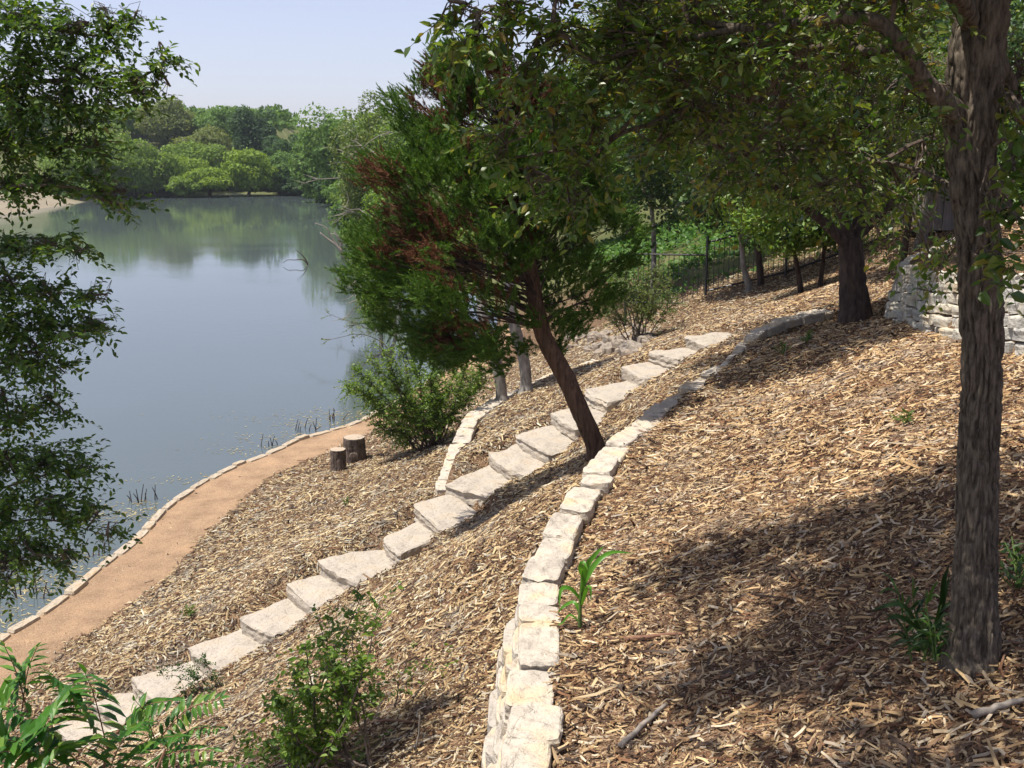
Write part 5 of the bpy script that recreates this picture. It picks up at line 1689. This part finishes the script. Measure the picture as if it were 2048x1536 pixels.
# groundcover on the bank
mb = MB()
n = 60000
x, y = rng.uniform(2.2, 22, n), rng.uniform(25.5, 47, n)
keep = (y > 25.6 - .12 * (x - 4) + rng.normal(.5, .4, n)) & (x > 3.0 + (y - 30) * -.02)
pat = np.sin(x * 1.1 + 2 * np.sin(y * .5)) * np.sin(y * .8 + x * .3)
keep &= (pat > -.55 + rng.normal(0, .25, n)) & ((y > 28.5) | (rng.random(n) < .35))
x, y = x[keep], y[keep]
n = len(x)
z = height(x, y) + rng.uniform(.02, .28, n) * (0.5 + .5 * np.sin(x * 2.3) * np.sin(y * 1.9))
nn = unit(rng.normal(0, .55, (n, 3)) + [0, -.2, 1])
D = unit(np.cross(nn, rng.normal(0, 1, (n, 3))))
leaves(mb, np.c_[x, y, z], D, nn, rng.uniform(.10, .24, n), .11, full=False)
tag(mb.build('ground_cover', M['cover']), 'sunlit leafy green ground cover on the bank beyond the iron fence', 'ground cover', kind='stuff')

# the forked tree on the terrace
rng = np.random.default_rng(950)
fbp = on_ground(1712, 642)
YF = fbp[1]
ft = thing('forked_tree', fbp, 'dark trunked tree forking low, standing where the retaining wall ends', 'tree')
s = YF / RES_F
def fy(px, py, dy=0):
    return uy(px, py, YF + dy)
mb = MB()
bark_tube(mb, [fbp - [0, 0, .15], fy(1711, 620), fy(1706, 570), fy(1703, 520), fy(1700, 475)], [s * 44, s * 32, s * 27, s * 25, s * 24], 48, 90, .02, 51, around=13, along=4)
mb.build('trunk', M['bark_dark'], ft, smooth=True)
limbs = []
for pts, r0 in (([(1700, 500, 0), (1670, 465, -.1), (1625, 425, -.2), (1560, 380, -.3), (1480, 330, -.4)], 13), ([(1702, 480, 0), (1680, 420, .1), (1650, 370, .2), (1600, 280, .3)], 12), ([(1705, 480, 0), (1720, 430, .1), (1725, 360, .1), (1720, 240, .1)], 14), ([(1706, 480, 0), (1745, 445, -.1), (1790, 400, -.2), (1850, 330, -.3)], 11)):
    P_ = [fy(*q) for q in pts]
    limbs.append(smooth_line(P_, 30))
    mb = MB()
    bark_tube(mb, P_, [r0 * s, r0 * s * .7, r0 * s * .3], 14, 40, .006, len(limbs) + 90, around=7, along=5)
    mb.build('limb', M['bark_dark'], ft, smooth=True)
sk = np.concatenate(limbs)
bl = []
for k in range(72):
    px, py = rng.uniform(1330, 1930), rng.uniform(60, 410)
    if ((px - 1620) / 320) ** 2 + ((py - 230) / 210) ** 2 > 1:
        continue
    bl.append((fy(px, py, rng.uniform(-1.5, 1.5)), (.5, .5, .38), 34))
for k in range(84):  # extra clumps reaching well past the limbs, added to shade the mulch and walls
    bl.append(((rng.uniform(.8, 3.9), rng.uniform(9.9, 13.6), rng.uniform(6.7, 8.6)), (.5, .5, .36), 38))
mbL, mbT = MB(), MB()
blob_foliage(rng, mbL, mbT, sk, bl, .062, .26, 9, .5, (0, 0, 0), branch_r=.008)
mbL.build('crown', M['olive'], ft)
mbT.build('twigs', M['twig'], ft)

# ------------------------------------------------------------------ shed behind the trunk
sx0, sy0 = 8.2, 21.5
sg = gz(9.4, 21.5)
sh = thing('garden_shed', (9.6, 22.2, sg), 'grey plank shed with a dark roof half hidden behind the big trunk', 'shed')
def box(mb, lo, hi):
    x0, y0, z0 = lo
    x1, y1, z1 = hi
    mb.add([(x0, y0, z0), (x1, y0, z0), (x1, y1, z0), (x0, y1, z0), (x0, y0, z1), (x1, y0, z1), (x1, y1, z1), (x0, y1, z1)],
           [[[0, 3, 2, 1], [4, 5, 6, 7], [0, 1, 5, 4], [1, 2, 6, 5], [2, 3, 7, 6], [3, 0, 4, 7]]])
zt = uy(1880, 298, 21.5)[2]
mb = MB()
for k in range(19):
    x = sx0 + k * .15
    box(mb, (x, sy0 + .02 * (k % 2), sg - .3), (x + .143, sy0 + .05 + .02 * (k % 2), zt))
box(mb, (sx0 + .01, sy0 + .08, sg - .3), (sx0 + 2.83, sy0 + 1.9, zt - .01))
mb.build('plank_wall', M['plank'], sh)
mb = MB()
mb.add([(sx0 - .25, sy0 - .3, zt), (sx0 + 3.1, sy0 - .3, zt), (sx0 + 3.1, sy0 + .95, zt + .5), (sx0 - .25, sy0 + .95, zt + .5), (sx0 + 3.1, sy0 + 2.2, zt), (sx0 - .25, sy0 + 2.2, zt),
        (sx0 - .25, sy0 - .3, zt + .07), (sx0 + 3.1, sy0 - .3, zt + .07), (sx0 + 3.1, sy0 + .95, zt + .57), (sx0 - .25, sy0 + .95, zt + .57), (sx0 + 3.1, sy0 + 2.2, zt + .07), (sx0 - .25, sy0 + 2.2, zt + .07)],
       [[[0, 1, 2, 3], [3, 2, 4, 5], [6, 7, 8, 9], [9, 8, 10, 11], [0, 1, 7, 6], [5, 4, 10, 11], [0, 3, 9, 6], [3, 5, 11, 9], [1, 2, 8, 7], [2, 4, 10, 8]]])
mb.build('roof', M['roof'], sh)

# ------------------------------------------------------------------ dead wood and reeds in the water
def deadwood(name, label, strands, mat, Y):
    t = thing(name, uy(strands[0][0][0], strands[0][0][1], Y), label, 'dead branch')
    mb = MB()
    for pts, r0, r1 in [(s[:-1], *s[-1]) for s in strands]:
        tube(mb, smooth_line([uy(a, b, Y + c) for a, b, c in pts], 16), np.linspace(r0, r1, 16), 6)
    mb.build('branches', mat, t, smooth=True)
wy = uz(700, 524, 0)[1]
deadwood('fallen_branch', 'bent dead branch sticking out of the water beside the bank, left of the cedar', [[(730, 530, .5), (692, 522, .1), (684, 505, 0), (672, 490, 0), (655, 478, 0), (640, 465, 0), (.16, .03)], [(676, 492, 0), (668, 482, 0), (660, 470, 0), (652, 455, 0), (630, 446, 0), (.06, .02)],
          [(690, 515, 0), (682, 495, 0), (672, 470, 0), (658, 468, 0), (.06, .02)], [(684, 500, 0), (680, 480, 0), (668, 463, 0), (.06, .02)]], M['twig_pale'], wy)
wy2 = uz(608, 530, 0)[1]
deadwood('sunken_twig', 'thin looped dead twig poking out of the open water', [[(611, 533, 0), (615, 527, 0), (606, 512, 0), (591, 499, 0), (.05, .015)], [(614, 527, 0), (605, 519, 0), (590, 520, 0), (575, 520, 0), (566, 526, 0), (.03, .012)], [(611, 533, 0), (595, 534, 0), (580, 534, 0), (568, 530, 0), (.03, .012)]], M['bark_dark'], wy2)
rng = np.random.default_rng(990)
for k, (px, py, n, lab) in enumerate(((605, 862, 8, 'short dark reed stubs in the shallows beside the path, nearer the stumps'), (665, 842, 7, 'short dark reed stubs in the shallows near the round bush'), (292, 1003, 9, 'dark dead reed tuft standing in the water by the edging stones'), (545, 890, 5, 'thin sparse reed stubs at the water edge, left of the other stubs'),
                                      (190, 1110, 7, 'thin dead stalks in the water under the near left foliage'), (70, 1190, 8, 'thin dead stalks in the water at the lower left'))):
    c = uz(px, py, 0)
    t = thing('dead_reeds', c, lab, 'reeds', 'dead reeds in the shallows')
    mb = MB()
    for q in range(n):
        p = c + np.array([rng.normal(0, .16), rng.normal(0, .10), -.3])
        h = rng.uniform(.1, .3)
        tube(mb, smooth_line([p, p + [0, 0, .3], p + [rng.normal(0, .06), rng.normal(0, .05), .3 + h]], 6), np.linspace(.014, .006, 6), 5)
    mb.build('stalks', M['bark_dark'], t)
# floating weed near the edge
mb = MB()
rng = np.random.default_rng(995)
for (px, py, sx, sy, n) in ((705, 828, .8, .25, 260), (655, 850, .7, .2, 160), (580, 874, .7, .2, 160), (520, 900, .6, .2, 120), (235, 1030, .5, .25, 170), (295, 1012, .4, .2, 90), (150, 1120, .5, .25, 150), (60, 1180, .5, .3, 170), (30, 1240, .5, .25, 170), (110, 1165, .4, .2, 110), (350, 960, .5, .15, 60), (640, 838, 1.2, .3, 120)):
    c = uz(px, py, 0)
    P = c + np.c_[rng.normal(0, sx, n), rng.normal(0, sy, n), np.zeros(n)]
    P[:, 2] = .006
    P = P[inside(P[:, :2], LAKE_F)]
    n = len(P)
    a = rng.uniform(0, 6.28, n)
    D = np.c_[np.cos(a), np.sin(a), np.zeros(n)]
    leaves(mb, P, D, np.tile([0, 0, 1.0], (n, 1)) + rng.normal(0, .05, (n, 3)), rng.uniform(.03, .14, n), rng.uniform(.01, .03, n), full=False, droop=0)
M['weed'] = leaf_mat('floating_weed', [(0, (.16, .13, .07)), (.6, (.27, .24, .13)), (1, (.38, .34, .22))], 0.0, .7, .2)
tag(mb.build('floating_weed', M['weed']), 'pale dead weed floating in the shallows by the edging stones', 'pond weed', kind='stuff')
# loose sticks on the mulch
STK = [((1250, 1284), (1370, 1274), .012, 'light orange split stick lying on the terrace mulch, middle'), ((1240, 1500), (1330, 1420), .014, 'long pale bark strip lying near the bottom, right of the wall'), ((1945, 1440), (2048, 1412), .016, 'thick pale stick at the lower right corner'), ((1570, 716), (1582, 752), .006, 'thin pale twig standing in the mulch below the forked tree'),
       ((1640, 1345), (1780, 1255), .010, 'dark twig lying left of the weed at the big trunk'), ((740, 1448), (840, 1452), .010, 'brown stick lying right of the leafy bush'), ((830, 1505), (848, 1455), .008, 'forked pale stick standing out of the mulch near the bottom'), ((1060, 1442), (1108, 1490), .009, 'reddish stick lying across the wall cap near the bottom')]
for k, (a, b, r, lab) in enumerate(STK):
    p, q = on_ground(*a), on_ground(*b)
    up_ = .5 if k in (3, 6) else .02
    if k in (3, 6):
        q = p + np.array([.03, 0, .22])
    m = (p + q) / 2 + rng.normal(0, .008, 3)
    mb = MB()
    tube(mb, smooth_line([p + [0, 0, r], m + [0, 0, r * 1.6], q + [0, 0, r * 1.5]], 10, .002, rng), np.linspace(r, r * .6, 10), 7)
    o = mb.build('stick', M['twig_pale'] if k in (1, 2, 3, 6) else M['stick'] if 'stick' in M else M['stem_red'], origin=p, smooth=True)
    tag(o, lab, 'stick', 'loose sticks on the mulch')
# ------------------------------------------------------------------ summer haze
m = bpy.data.materials.new('air')
m.use_nodes = True
nt = m.node_tree
nt.nodes.clear()
pv = nt.nodes.new("ShaderNodeVolumePrincipled")
pv.inputs["Color"].default_value = (0.80, 0.88, 1.0, 1)
pv.inputs["Density"].default_value = 0.0003
pv.inputs["Anisotropy"].default_value = 0.2
om = nt.nodes.new("ShaderNodeOutputMaterial")
nt.links.new(pv.outputs[0], om.inputs["Volume"])
mb = MB()
box(mb, (-430, -90, -4.0), (430, 480, 30))
o = mb.build('haze', m)
tag(o, 'thin bluish summer haze in the air over the lake', 'haze', kind='stuff')
print("verts", sum(len(o.data.vertices) for o in bpy.data.objects if o.type == 'MESH'))
for o in bpy.data.objects:
    if '_o' in o:
        del o['_o']
